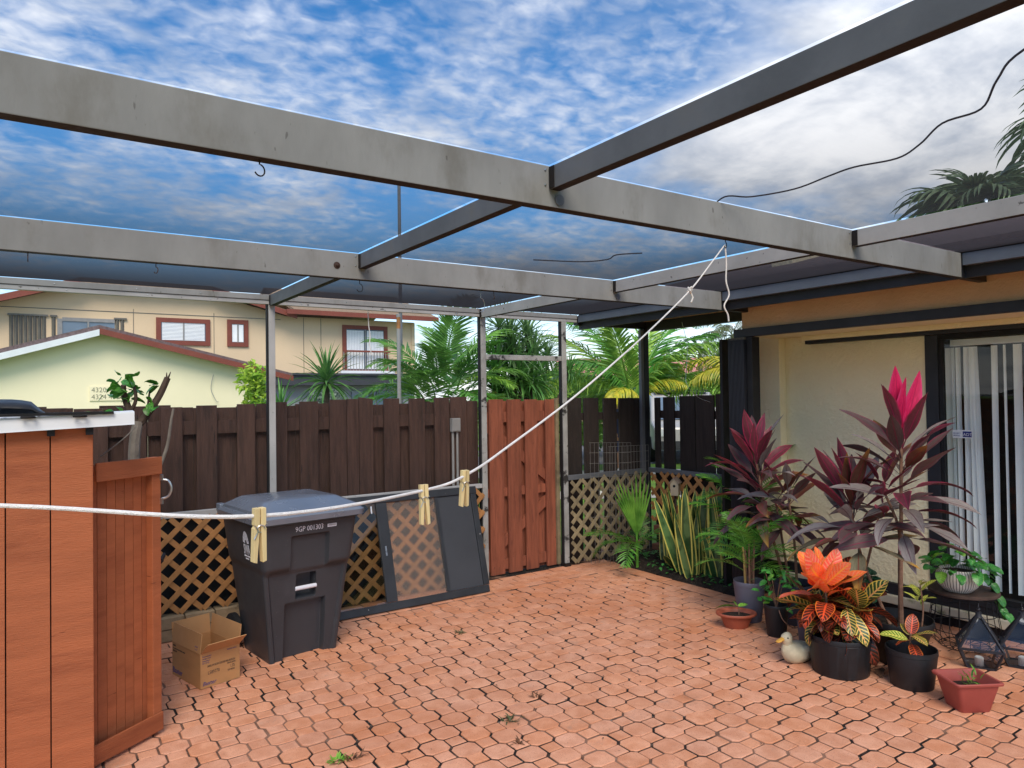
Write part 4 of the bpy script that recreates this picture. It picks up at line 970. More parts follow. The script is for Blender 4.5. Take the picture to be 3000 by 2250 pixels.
# cordylines
def stem(parent, pts, r0, r1, mat, name='stem'):
    p = smooth_path(pts, 5); n = len(p); return MB().tube(p, [r0+(r1-r0)*i/(n-1) for i in range(n)], 8).build(name, mat, parent, smooth=True)
SH_C = [dict(L=1., W=.21, pet=.20, droop=d, fold=.32, wave=.06, nv=12, nu=4, tipx=.9, basep=.8, pw=.022, twist=tw) for d, tw in ((.15, .1), (.45, -.3), (.75, .4), (1.05, -.25), (.6, .6))]
def rosette(parent, c, z0, z1, n, L0, L1, seed, mats, el0, el1, lean=(0, 0), az0=0.):
    r = random.Random(seed)
    for i in range(n):
        t = i/(n-1); az = az0+i*2.39996+r.uniform(-.3, .3); el = R(el0+(el1-el0)*t+r.uniform(-12, 12)); k = r.randrange(5)
        if t > .8: k = r.choice((0, 0, 1))
        mt = mats(t, r); L = (L0+(L1-L0)*t)*r.uniform(.85, 1.12)
        leaf_obj(parent, 'c%d' % k, CD[mt], (c[0]+lean[0]*t, c[1]+lean[1]*t, z0+(z1-z0)*t), az, el, r.uniform(-.5, .5), L, **SH_C[k])
def cmat(t, r):
    if t > .6: return r.choice((1, 1, 2, 4, 3, 2))
    if t < .2: return r.choice((3, 2, 5, 2))
    return r.choice((1, 2, 3, 3, 4, 2))
cA = thing('potted_cordyline', 'tall burgundy cordyline with hot pink top leaves in a large tapered black pot', 'potted plant', (4.64, 2.46, 0))
pot(cA, .212, .125, .285, MAT['nursery'], soil=.80)
stem(cA, [(.05, .0, .2), (.055, .0, .5), (.075, .0, .8), (.10, .0, 1.38)], .017, .010, MAT['cane'])
stem(cA, [(.075, .02, .22), (.085, .02, .6), (.10, .03, .85), (.06, .10, 1.08)], .013, .008, MAT['cane'])
stem(cA, [(-.02, .03, .22), (-.03, .12, .42), (-.06, .20, .66), (-.075, .26, .98)], .012, .009, MAT['cane'])
stem(cA, [(-.05, .17, .58), (-.02, .14, .75), (.02, .12, .9)], .009, .007, MAT['cane'])
rosette(cA, (.075, 0), .76, 1.42, 38, .48, .44, 21, cmat, -10, 70, (.03, 0), .4)
rosette(cA, (-.06, .21), .70, 1.02, 30, .46, .44, 33, cmat, -6, 70, (-.015, .05), 1.0)
rosette(cA, (.05, .10), .80, 1.12, 18, .40, .38, 8, cmat, 0, 64, (0, 0), 2.0)
for az, el, L, k, roll in ((2.6, 86, .52, 0, 1.2), (3.9, 83, .45, 0, .5), (-.9, 75, .50, 0, 1.7)):
    leaf_obj(cA, 'c0', CD[0], (.105, 0, 1.40), az, R(el), roll, L, **SH_C[0])
for az, el, L, mt in ((2.0, 84, .46, 1), (3.5, 68, .40, 4), (2.4, 62, .45, 1)):
    leaf_obj(cA, 'c0', CD[mt], (-.075, .26, .99), az, R(el), .9, L, **SH_C[0])
# low yellow-green croton shoot in the same pot
cs_ = thing('young_croton', 'young lime green croton shoot beside the cordyline trunk in the large black pot', 'plant', (4.70, 2.34, .23))
stem(cs_, [(0, 0, -.02), (.01, -.01, .12), (.0, .0, .28)], .006, .004, MAT['cane'])
r = random.Random(77)
for i in range(9): leaf_obj(cs_, 'crs', CR[5], (0, 0, .14+.018*i), i*2.4, R(r.uniform(5, 60)), r.uniform(-.5, .5), r.uniform(.10, .15), L=1., W=.30, pet=.1, droop=.6, fold=.2, wave=.05)
cC = thing('potted_cordyline', 'burgundy cordyline with pink tips in a dark slate pot in front of the black shutter', 'potted plant', (4.82, 3.33, 0))
pot(cC, .15, .12, .30, MAT['pot_blue'])
stem(cC, [(-.02, .05, .25), (-.03, .16, .6), (-.02, .26, .95), (-.03, .30, 1.18)], .012, .009, MAT['cane'])
stem(cC, [(.03, .0, .25), (.05, .03, .6), (.06, .08, .92)], .011, .008, MAT['cane'])
stem(cC, [(.0, .04, .25), (.0, .10, .6), (.02, .16, .85)], .010, .008, MAT['cane'])
rosette(cC, (-.02, .26), .72, 1.22, 38, .46, .40, 51, cmat, -10, 70, (-.01, .05), .2)
rosette(cC, (.05, .08), .70, .98, 18, .36, .36, 52, cmat, -10, 60, (0, 0), .9)
rosette(cC, (.02, .16), .68, .90, 10, .36, .34, 57, cmat, -10, 50, (0, 0), 2.2)
for az, el, L, mt, rl in ((2.8, 76, .44, 1, 1.0), (-.6, 82, .40, 1, .6), (1.2, 70, .38, 1, 1.4), (3.6, 66, .36, 1, .8)): leaf_obj(cC, 'c0', CD[mt], (-.03, .30, 1.2), az, R(el), rl, L, **SH_C[0])
# croton
def ribs(k, j): return -.010 if k % 8 == 0 and 1 < j < 3 else 0.
cr = thing('potted_croton', 'bushy croton with orange top leaves and veined dark leaves in a ribbed black pot', 'potted plant', (4.195, 2.585, 0))
pot(cr, .186, .166, .235, MAT['nursery'], rib=lambda k, j: (-.012 if k % 6 == 0 and j in (1, 2) else 0), seg=60)
SH_R = [dict(L=1., W=w, pet=.08, droop=d, fold=.18, wave=.06, nv=10, nu=6, tipx=.62, basep=.85, pw=.02, twist=tw) for d, w, tw in ((.25, .50, .1), (.7, .42, -.2), (1.1, .36, .2), (1.5, .38, -.1))]
ct = [(-.07, .05, .50), (.10, .04, .46), (.06, -.09, .40), (-.06, .16, .40), (.14, -.02, .40)]
for q, c in enumerate(ct):
    stem(cr, [(c[0]*.4, c[1]*.4, .17), (c[0]*.8, c[1]*.8, .34), c], .010, .007, MAT['bark_dark'])
    r = random.Random(60+q)
    for i in range(20):
        t = i/19; k = r.randrange(4) if t < .8 else 0
        if q == 0: mt = 0 if t > .78 else (1 if t > .70 else (2 if t > .35 else r.choice((3, 4, 3, 2))))
        elif q in (1, 4): mt = r.choice((3, 3, 3, 2)) if t > .3 else 3
        else: mt = r.choice((2, 3, 3, 4)) if t > .35 else r.choice((4, 3, 3, 4))
        if i == 19 and q == 2: mt = 4
        leaf_obj(cr, 'r%d' % k, CR[mt], (c[0]*(.6+.4*t), c[1]*(.6+.4*t), .30+(c[2]-.30)*t), i*2.4+q+r.uniform(-.3, .3), R(-30+80*t+r.uniform(-16, 16)), r.uniform(-.6, .6), r.uniform(.20, .29)*(1.1 if q == 0 and t > .6 else 1), **SH_R[k])
for az, el, L, mt, rl in ((2.5, 62, .27, 1, 1.9), (3.2, 40, .27, 0, 1.2), (3.9, 55, .25, 0, .8), (-.6, 68, .25, 1, 1.4), (1.0, 72, .25, 0, .5), (3.3, 12, .25, 0, .7), (-1.2, 50, .22, 0, 1.0)):
    leaf_obj(cr, 'r0', CR[mt], (ct[0][0], ct[0][1], ct[0][2]+.03), az, R(el), rl, L, **SH_R[0])
for az, el, L, mt, z in ((-1.9, -35, .24, 4, .40), (-2.3, -55, .22, 4, .33), (-2.5, -30, .20, 4, .42), (-1.0, -40, .22, 2, .36), (-.5, -18, .22, 2, .22)):
    leaf_obj(cr, 'r1', CR[mt], (-.02, -.06, z), az, R(el), .3, L, **SH_R[1])
sd_ = thing('seedling', 'small green heart-leaf seedling at the edge of the ribbed black pot', 'plant', (4.30, 2.52, .19))
for az, el, L in ((-1.2, -10, .10), (-.4, 10, .11), (2.6, 35, .09)): leaf_obj(sd_, 'sd', GP['heart'], (0, 0, .05), az, R(el), .2, L, L=1., W=.55, pet=.1, droop=.8, fold=.15, tipx=.6, basep=.6)
# small front pot
sp_ = thing('potted_croton', 'small yellow and rust croton in an empty-looking black nursery pot', 'potted plant', (4.332, 2.217, 0))
po = pot(sp_, .14, .116, .222, MAT['nursery'], soil=.45, rib=lambda k, j: (.012 if j in (4, 6) else 0))
m = MB().lathe([(0, 0), (.012, 0), (.012, .002), (0, .002)], 14); m.build('drain_hole', MAT['black_soft'], sp_, loc=(-.075, -.0915, .05), rot=(R(90), 0, R(-39)))
stem(sp_, [(.01, .0, .09), (.0, .01, .20), (.0, .0, .30)], .006, .005, MAT['cane'])
r = random.Random(9)
for i, (az, el, mt) in enumerate(((-2.3, -28, 2), (2.2, 25, 5), (-.1, 12, 5), (2.9, -2, 2), (-1.0, 35, 4), (1.0, 45, 4), (.3, 55, 2), (-2.0, 8, 4), (-.5, -5, 5))):
    leaf_obj(sp_, 'r%d' % (i % 3), CR[mt], (0, 0, .25+.006*i), az, R(el), r.uniform(-.4, .4), r.uniform(.12, .18), **SH_R[i % 3])
# round-leaf dark plant behind, low leafy plant in nursery pot
rd = thing('potted_round_leaf_plant', 'dark green plant of rounded ruffled leaves behind the croton by the wall base', 'potted plant', (4.98, 2.93, 0))
pot(rd, .13, .10, .20, MAT['nursery']); r = random.Random(14)
for i in range(60):
    a = r.uniform(0, 6.28); q = r.uniform(.02, .19); z = .24+.20*(1-(q/.2)**2)+r.uniform(-.05, .02)
    leaf_obj(rd, 'rd', GP['dark'], (q*math.cos(a), q*math.sin(a), z), a+r.uniform(-.7, .7), R(r.uniform(-5, 45)), r.uniform(-.6, .6), r.uniform(.06, .10), L=1., W=.9, pet=.05, droop=.7, fold=.1, wave=.08, tipx=.45, basep=.8, nv=6, nu=4)
lp = thing('potted_leafy_plant', 'small glossy green leafy plant in a black nursery pot beside the grey tall pot', 'potted plant', (4.446, 3.226, 0))
pot(lp, .085, .066, .225, MAT['nursery'], rib=lambda k, j: (-.012 if k % 6 == 0 and j in (1, 2) else 0)); r = random.Random(15)
for k in range(6): a = k*1.05; stem(lp, [(0, 0, .18), (.03*math.cos(a), .03*math.sin(a), .30), (.08*math.cos(a), .08*math.sin(a), .42+.03*(k % 3))], .004, .002, MAT['cane'])
for i in range(60):
    a = r.uniform(0, 6.28); q = r.uniform(.01, .13); z = r.uniform(.20, .48)
    leaf_obj(lp, 'lp%d' % (i % 9 == 0), GP['heart_l' if i % 9 == 0 else 'heart'], (q*math.cos(a), q*math.sin(a), z), a+r.uniform(-1, 1), R(r.uniform(-30, 40)), r.uniform(-.6, .6), r.uniform(.05, .075), L=1., W=.5, pet=.12, droop=.5, fold=.2, tipx=.7, basep=.7, nv=6, nu=4)
stem(lp, [(-.05, -.05, .22), (-.06, -.10, .14), (.02, -.13, .08), (.10, -.13, .09)], .004, .003, MAT['cane'], 'runner')
# hidden dark pot filling the row behind the duck
dk_ = thing('nursery_pot', 'dark blue black nursery pot half hidden behind the duck and the croton', 'pot', (4.36, 2.88, 0)); pot(dk_, .10, .085, .22, MAT['pot_blue'])
# terracotta bowl with a seedling
tb = thing('terracotta_bowl', 'wide terracotta bowl planter with one green seedling on the pavers', 'planter', (4.365, 3.517, 0), R(-35))
bo = MB().lathe([(.085, 0), (.088, .004), (.118, .085), (.142, .09), (.150, .097), (.150, .107), (.146, .112), (.134, .110), (.118, .10), (.09, .02), (.001, .02)], 44).build('bowl', MAT['terracotta'], tb, smooth=True, sharp=50); bo.scale = (1.0, .78, 1)
m = MB().lathe([(.112, .085), (.05, .088), (.001, .09)], 30); s_ = m.build('soil', MAT['soil'], bo)
stem(tb, [(.02, 0, .085), (.02, 0, .14), (.0, 0, .16)], .004, .003, MAT['cane'])
for az, el, L in ((2.9, 5, .16), (.2, 15, .10), (1.6, 30, .08)): leaf_obj(tb, 'tb', GP['heart_l'], (.005, 0, .15), az, R(el), .5, L, L=1., W=.35, pet=.1, droop=.5, fold=.2)
# rectangular red planter
pl = thing('rectangular_planter', 'reddish plastic rectangular planter with a small green weed', 'planter', (4.268, 1.885, 0), math.atan2(1.753-1.88, 4.301-4.088))
def rect_ring(a, b, z, rc=.02): return rrect(a, b, rc, z, 4)
MB().loft([rect_ring(.082, .068, 0), rect_ring(.085, .071, .004), rect_ring(.118, .100, .150), rect_ring(.133, .114, .155), rect_ring(.135, .116, .165), rect_ring(.131, .112, .170), rect_ring(.120, .102, .168), rect_ring(.112, .094, .150), rect_ring(.10, .083, .11)]).build('trough', MAT['planter_red'], pl, smooth=True, sharp=35)
MB().loft([rect_ring(.101, .084, .112), rect_ring(.02, .02, .118)]).build('soil', MAT['soil'], pl)
r = random.Random(31)
for i in range(26): leaf_obj(pl, 'pw', GP['heart_l' if i % 3 else 'leaf'], (.02+r.gauss(0, .018), .0+r.gauss(0, .015), .115+.02*(i % 4)), r.uniform(0, 6.28), R(r.uniform(10, 80)), 0, r.uniform(.035, .07), L=1., W=.16, droop=.6, fold=.2, nv=5, nu=2)
# grey tall pot with areca palm
gp = thing('potted_palm', 'young areca palm with feathery fronds in a tall grey pot', 'potted plant', (4.583, 3.564, 0))
pot(gp, .118, .088, .305, MAT['pot_grey'], soil=.7)
AR = [frond_mb(1., d, 18, .36, .030, .35, .5, .0, .008, seed=k).mesh('frond', GP[c], smooth=False) for k, (d, c) in enumerate(((.7, 'palm'), (1.1, 'areca'), (1.5, 'palm'), (1.0, 'palm')))]
def frond_obj(parent, me, p, az, el, sc, roll=0., name='frond'):
    o = bpy.data.objects.new(name, me); COL.objects.link(o); o.parent = parent; o.matrix_local = aim(p, az, el, roll, sc); return o
r = random.Random(41)
for k in range(5): a = k*1.3; stem(gp, [(.03*math.cos(a), .03*math.sin(a), .20), (.035*math.cos(a), .035*math.sin(a), .42), (.045*math.cos(a), .045*math.sin(a), .50+.03*k)], .010, .006, GP['dead'] if k == 2 else MAT['cane'])
for i in range(20):
    a = i*2.4; frond_obj(gp, AR[i % 4], (.03*math.cos(a), .03*math.sin(a), .36+.012*i), a, R(25+45*(i/19)+r.uniform(-10, 10)), r.uniform(.30, .46), r.uniform(-.4, .4))
# ------------------------------------------------------------------ plants in the bed
yp = thing('young_palm', 'young palm with one upright folded frond in the bed corner by the wire panel', 'palm', (5.05, 5.28, .02))
for az, el, sc, k in ((3.0, 32, .62, 0), (2.3, 22, .50, 2), (-.5, 40, .46, 3), (-.1, 25, .42, 2), (3.7, 25, .52, 2), (.6, 55, .40, 0)): frond_obj(yp, AR[k], (0, 0, .22), az, R(el), sc)
for az, el, L, W in ((2.75, 72, .58, .09), (-.2, 84, .62, .12)):
    m = MB(); n = 7
    for i in range(n):
        q = (i/(n-1)-.5); leaf_mb(L*(1-.5*abs(q)), .028, 0, .10, .9, 0, 5, 2, .6, .5, mb=m, mtx=Matrix.Rotation(q*W*4, 4, 'Z') @ Matrix.Rotation(q*.2, 4, 'X'))
    m2 = m.mesh('frond', GP['areca']); frond_obj(yp, m2, (0, 0, .30), az, R(el), 1.1, 1.2)
stem(yp, [(0, 0, -.02), (0, 0, .34)], .016, .010, GP['palm'])
SN = [dict(L=1., W=w*1.5, pet=0., droop=d, fold=.15, wave=.03, nv=12, nu=6, tipx=.5, basep=.62, pw=.03, twist=tw) for d, w, tw in ((.06, .085, .3), (.14, .095, -.3), (.10, .08, .4), (.05, .09, -.2))]
r = random.Random(71)
def snake_clump(c, n, spread, h0, h1, label):
    s_ = thing('snake_plant', label, 'snake plant', c, 0, 'snake plants in the planting bed')
    for i in range(n):
        a = r.uniform(0, 6.28); q = spread*math.sqrt(r.random()); k = r.randrange(4)
        az = a+r.uniform(-.6, .6); leaf_obj(s_, 'sn%d' % k, SNAKE, (q*math.cos(a), q*math.sin(a), -.03), az, R(90-q/spread*r.uniform(2, 20)), .72-az+r.gauss(0, .7), r.uniform(h0, h1), **SN[k])
    return s_
snake_clump((5.24, 4.66, .02), 34, .17, .55, .92, 'dense clump of tall snake plants with yellow leaf edges below the birdhouse')
snake_clump((5.34, 4.36, .02), 28, .15, .50, .88, 'tall snake plant clump between the birdhouse clump and the grey tall pot')
s3 = snake_clump((5.36, 5.12, .02), 7, .10, .50, .80, 'sparse snake plant with splayed leaves in front of the block wall')
for az, el, L in ((3.6, 28, .5), (-2.6, 62, .42), (4.0, 40, .5), (-2.2, 35, .45)): leaf_obj(s3, 'sn2', SNAKE, (-.08, -.15, 0), az, R(el), .6, L, **SN[2])
ap = thing('areca_palm', 'bushy areca palm with fine green fronds at the back of the bed by the shutter', 'palm', (5.36, 4.14, .02))
r = random.Random(83)
for k in range(6): a = k*1.1; stem(ap, [(.05*math.cos(a), .05*math.sin(a), -.02), (.07*math.cos(a), .07*math.sin(a), .55+.04*k)], .012, .007, GP['palm'])
for i in range(22):
    a = 1.6+i*2.4; frond_obj(ap, AR[i % 4], (.05*math.cos(a), .05*math.sin(a), .45+.02*i), a, R(12+50*(i/21)+r.uniform(-10, 10)), r.uniform(.4, .6), r.uniform(-.4, .4))
gc = MB(); r = random.Random(91)
for i in range(420):
    x, y = 5.02+.70*r.random()**.8, r.uniform(4.05, 5.6); leaf_mb(r.uniform(.03, .07), .03, .1, .6, .2, 0, 4, 2, .6, .6, .003, mb=gc, mtx=aim((x, y, r.uniform(.02, .08)), r.uniform(0, 6.28), R(r.uniform(-10, 50))))
tag(stuff(gc.build('ground_cover', GP['heart'], smooth=True)), 'low scattered green ground cover leaves on the garden soil', 'ground cover')
# ------------------------------------------------------------------ stand, bowl with vine, lanterns, duck
sd2 = thing('wire_plant_stand', 'black wire basket plant stand with dark wooden top', 'plant stand', (5.27, 2.337, 0))
m = MB(); prof = [(.19, .362), (.195, .25), (.215, .13), (.20, .05), (.15, .008), (.05, .004)]
for k in range(22):
    t = 2*math.pi*k/22; m.tube([(q*math.cos(t), q*math.sin(t), z) for q, z in prof], .0022, 5, caps=False)
for q, z in ((.192, .355), (.196, .24), (.215, .13), (.15, .008)):
    m.tube([(q*math.cos(2*math.pi*k/32), q*math.sin(2*math.pi*k/32), z) for k in range(33)], .003, 5, caps=False)
m.build('basket', MAT['black_soft'], sd2, smooth=True)
MB().lathe([(.001, .366), (.205, .366), (.213, .371), (.213, .385), (.205, .39), (.001, .391)], 40).build('top', MAT['wood_dark'], sd2, smooth=True, sharp=30)
def stripes():
    t = NT('striped_ceramic'); tc = t.n('TexCoord'); sp = t.n('SeparateXYZ'); t.set(sp, 0, tc.outputs['Object'])
    an = t.math('MULTIPLY', t.math('ARCTAN2', sp.outputs[1], sp.outputs[0]), 44/(2*math.pi))
    d = t.math('ABSOLUTE', t.math('SUBTRACT', t.math('FRACT', an), .5))
    c = t.mix(t.ramp(d, .13, .09), lin('#d8d4cc'), lin('#1c1c1e')); return t.done(t.bsdf(c, .5, 0, .4))
bw = thing('striped_bowl_pot', 'white bowl pot with thin black stripes holding a green heart-leaf vine on the wire stand', 'potted plant', (5.19, 2.335, .392))
bp = MB().lathe([(.075, 0), (.082, .003), (.118, .04), (.131, .085), (.126, .125), (.108, .150), (.104, .150), (.12, .12), (.12, .085), (.001, .03)], 60).build('bowl', stripes(), bw, smooth=True, sharp=50)
MB().lathe([(.108, .13), (.001, .135)], 24).build('soil', MAT['soil'], bp)
r = random.Random(101); SHH = dict(L=1., W=.72, pet=.12, droop=.7, fold=.15, wave=.03, tipx=.55, basep=.55, nv=8, nu=4, pw=.03)
for i in range(75):
    a = r.uniform(0, 6.28); q = .03+.17*r.random(); z = .13+.17*(1-(q/.21)**2)*r.uniform(.3, 1)+.01
    leaf_obj(bw, 'h%d' % (i % 8 == 0), GP['heart_l' if i % 8 == 0 else 'heart'], (q*math.cos(a), q*math.sin(a), z), a+r.uniform(-.5, .5), R(r.uniform(-45, 30)), r.uniform(-.5, .5), r.uniform(.07, .105), **SHH)
vp = smooth_path([(.08, -.06, .14), (.13, -.12, .10), (.16, -.16, .0), (.17, -.18, -.10), (.16, -.22, -.13)], 5)
MB().tube(vp, .0025, 5).build('vine', GP['heart'], bw)
for i, p in enumerate(vp[3::2]): leaf_obj(bw, 'h0', GP['heart'], p, -1.6+(i % 2)*1.6, R(-40), .3, .09, **SHH)
def lantern(name, loc, rz, label, candle):
    o = thing(name, label, 'lantern', loc, rz, 'glass lanterns by the wire stand')
    W0, W1, Z1, Z2 = .075, .118, .125, .325
    P0 = [(-W0, -W0, .006), (W0, -W0, .006), (W0, W0, .006), (-W0, W0, .006)]; P1 = [(-W1, -W1, Z1), (W1, -W1, Z1), (W1, W1, Z1), (-W1, W1, Z1)]; T_ = (0, 0, Z2)
    m = MB()
    for k in range(4):
        a = (k+1) % 4; m.bar(P0[k], P0[a], .012, .012).bar(P1[k], P1[a], .013, .013).bar(P0[k], P1[k], .012, .012)
        tt = tuple(Vector(P1[k]).lerp(Vector(T_), .93)); m.bar(P1[k], tt, .013, .013)
    m.build('frame', MAT['black_trim'], o)
    MB().lathe([(.001, .365), (.008, .36), (.012, .352), (.008, .344), (.006, .338), (.017, .335), (.018, .31), (.024, .302), (.0, .30)], 16).build('finial', MAT['black_trim'], o, smooth=True)
    MB().tube([(.016*math.cos(t), 0, .372+.016*math.sin(t)) for t in [i*2*math.pi/14 for i in range(15)]], .0025, 6).build('ring', MAT['black_trim'], o, smooth=True)
    MB().box(-W0, W0, -W0, W0, .0, .006).build('base', MAT['black_trim'], o)
    for k in range(4):
        a = (k+1) % 4; q = .985
        def s_(p): return (p[0]*q, p[1]*q, p[2])
        MB().add([s_(P0[k]), s_(P0[a]), s_(P1[a]), s_(P1[k])], [(0, 1, 2, 3)]).build('pane', MAT['glass_lantern'], o)
        MB().add([s_(P1[k]), s_(P1[a]), (0, 0, Z2*.98)], [(0, 1, 2)]).build('pane', MAT['glass_lantern'], o)
    if candle: c = tag(MB().lathe([(.001, 0), (.024, 0), (.025, .05), (.02, .055), (.001, .05)], 20).build('candle', MAT['white'], loc=(loc[0]-.03, loc[1]-.01, .008), smooth=True), candle, 'candle')
lantern('glass_lantern', (4.985, 2.125, 0), R(28), 'black framed pyramid glass lantern in front of the wire stand', 'white candle stub inside the lantern in front of the wire stand')
lantern('glass_lantern', (5.20, 1.965, 0), R(20), 'black framed pyramid glass lantern nearest the sliding door sill', 'white candle stub inside the lantern nearest the sliding door')
# duck figurine
dk = thing('duck_figurine', 'cream plaster duck figurine with yellow bill sitting on the pavers', 'figurine', (4.10, 2.835, 0), R(168)); dk.scale = (1.12, 1.12, 1.12)
bdv = []
for t, cx, cz, rx, rz_ in ((0, -.115, .075, .004, .004), (.12, -.10, .07, .026, .030), (.3, -.06, .058, .058, .056), (.5, -.01, .056, .068, .060), (.7, .035, .060, .062, .062), (.85, .065, .068, .046, .056), (.95, .085, .075, .026, .036), (1, .098, .078, .004, .006)):
    bdv.append([(cx, rx*math.cos(a), max(.0, cz+rz_*math.sin(a))) for a in [2*math.pi*k/20 for k in range(20)]])
MB().loft(bdv).build('body', MAT['duck'], dk, smooth=True, sharp=180)
nk = []
for p, q in (((.045, 0, .085), .036), ((.058, 0, .115), .027), ((.064, 0, .130), .030), ((.066, 0, .147), .034), ((.064, 0, .163), .030), ((.060, 0, .176), .017), ((.058, 0, .181), .003)):
    nk.append([(p[0]+q*math.cos(a), q*.92*math.sin(a), p[2]) for a in [2*math.pi*k/18 for k in range(18)]])
hd_ = MB().loft(nk).build('head', MAT['duck'], dk, smooth=True, sharp=180)
MB().loft([[(x, w*math.cos(a), z+h*math.sin(a)) for a in [2*math.pi*k/12 for k in range(12)]] for x, w, h, z in ((.088, .015, .013, .148), (.105, .016, .008, .143), (.125, .018, .005, .137), (.138, .010, .003, .134))]).build('bill', MAT['duck_bill'], hd_, smooth=True, sharp=180)
for s in (-1, 1):
    MB().lathe([(.0, .004), (.004, .002), (.004, -.002), (0, -.004)], 10).build('eye', MAT['black_soft'], hd_, loc=(.080, s*.0265, .156), rot=(R(90), 0, 0))
    wg = [[(x, s*(.060+.010*math.sin(f*math.pi)), .062+.030*math.sin(f*math.pi)*math.sin(a)+.018*(1-f)) if False else (x, s*(.050*(1-.5*abs(f-.45))+.016*math.cos(a)), .066+.03*math.sin(f*math.pi)*math.sin(a)+.02*(1-f)) for a in [2*math.pi*k/10 for k in range(10)]] for f, x in ((0, -.105), (.25, -.07), (.5, -.02), (.75, .02), (1, .045))]
    MB().loft(wg).build('wing', MAT['duck'], dk, smooth=True, sharp=180)
dl = MB(); leaf_mb(.15, .06, .1, .4, .3, .15, mb=dl, mtx=aim((4.40, 2.45, .012), -2.6, R(8), .3)); tag(dl.build('dead_leaf', MAT['weed_dry'], smooth=True), 'curled dry brown leaf between the large and the small black pots', 'leaf')
# pebbles / block behind croton, weeds in the joints
tag(MB().loft([rrect(.05, .035, .02, 0), rrect(.055, .04, .02, .03), rrect(.04, .028, .02, .055)]).build('pale_stone', MAT['tanblock'], loc=(4.72, 2.80, 0), smooth=True), 'pale stone on the ground behind the croton pot', 'stone')
def weed(p, n, h, mat, label, seed):
    r = random.Random(seed); m = MB()
    for i in range(n):
        a = r.uniform(0, 6.28); q = abs(r.gauss(0, .4))*h
        leaf_mb(h*r.uniform(.4, 1), h*.16, 0, r.uniform(.3, 1.4), .2, 0, 5, 2, .6, .6, .002, mb=m, mtx=aim((q*math.cos(a), q*math.sin(a)*.7, -.004), a+r.uniform(-1, 1), R(r.uniform(10, 80))))
    tag(m.build('weed', mat, loc=p, smooth=True), label, 'weed', 'weeds growing between the pavers')
weed((1.213, 3.365, 0), 60, .055, GP['heart_l'], 'bright green weed tuft in a paver joint beside a dry brown weed', 1)
weed((1.275, 3.33, 0), 34, .06, MAT['weed_dry'], 'dry reddish weed in a paver joint beside a bright green tuft', 2)
weed((2.62, 4.62, 0), 34, .05, GP['olive'], 'flat grey green weed tuft on the pavers in front of the gate', 3)
weed((2.13, 3.23, 0), 26, .06, GP['olive'], 'small olive weed sprig in a wide paver joint, lying flat', 4)
weed((2.02, 2.99, 0), 22, .055, MAT['weed_dry'], 'small brown weed sprig between octagon pavers near an olive sprig', 5)
weed((2.42, 3.38, 0), 20, .05, MAT['weed_dry'], 'thin dry weed standing in a paver joint in open patio', 6)
# ------------------------------------------------------------------ small cut-back tree behind the shed
tr = thing('cut_back_tree', 'small cut-back tree with grey trunk and sparse big leaves behind the shed', 'tree', (.56, 5.3, 0))
stem(tr, [(.0, 0, 0), (-.005, 0, .8), (-.01, 0, 1.4), (.015, 0, 1.62)], .042, .032, MAT['bark'], 'trunk')
stem(tr, [(.01, 0, 1.58), (-.03, .02, 1.68), (-.065, .02, 1.80), (-.07, .0, 1.86)], .026, .016, MAT['bark_dark'], 'limb')
stem(tr, [(.02, 0, 1.60), (.08, .0, 1.68), (.15, .01, 1.80), (.195, .0, 1.91)], .026, .020, MAT['bark_dark'], 'limb')
stem(tr, [(-.03, .0, 1.68), (.0, -.02, 1.76), (-.01, -.02, 1.85), (-.03, 0, 1.90)], .014, .008, MAT['bark_dark'], 'limb')
stem(tr, [(.07, 0, 1.66), (.075, -.01, 1.74), (.085, 0, 1.82)], .010, .005, MAT['bark_dark'], 'limb')
for dx, h in ((.19, 1.945), (.205, 1.93), (.215, 1.95)): stem(tr, [(.188, 0, 1.88), (dx, .005, h)], .010, .002, MAT['bark_dark'], 'broken_tip')
stem(tr, [(.14, .0, 1.30), (.19, .0, 1.45), (.215, .0, 1.62), (.23, .0, 1.70)], .012, .007, MAT['bark'], 'sucker')
stem(tr, [(-.22, -.3, 1.42), (-.10, -.3, 1.52), (-.02, -.25, 1.60)], .005, .003, MAT['bark'], 'twig')
r = random.Random(5)
for i in range(46):
    k = i % 3
    if k == 0: c = (-.07+r.gauss(0, .03), r.gauss(0, .04), 1.88+r.gauss(0, .06))
    elif k == 1: c = (-.13+r.gauss(0, .05), r.gauss(0, .05), 1.69+r.gauss(0, .04))
    else: c = (.03+r.gauss(0, .05), r.gauss(0, .04), 1.78+r.gauss(0, .06))
    if i % 11 == 10: c = (.14, 0, 1.86)
    leaf_obj(tr, 'tl', GP['leaf'] if i % 4 else GP['heart'], c, r.uniform(0, 6.28), R(r.uniform(-50, 40)), r.uniform(-.8, .8), r.uniform(.06, .11), L=1., W=.58, pet=.1, droop=.7, fold=.2, wave=.03, tipx=.6, basep=.65, nv=8, nu=4)

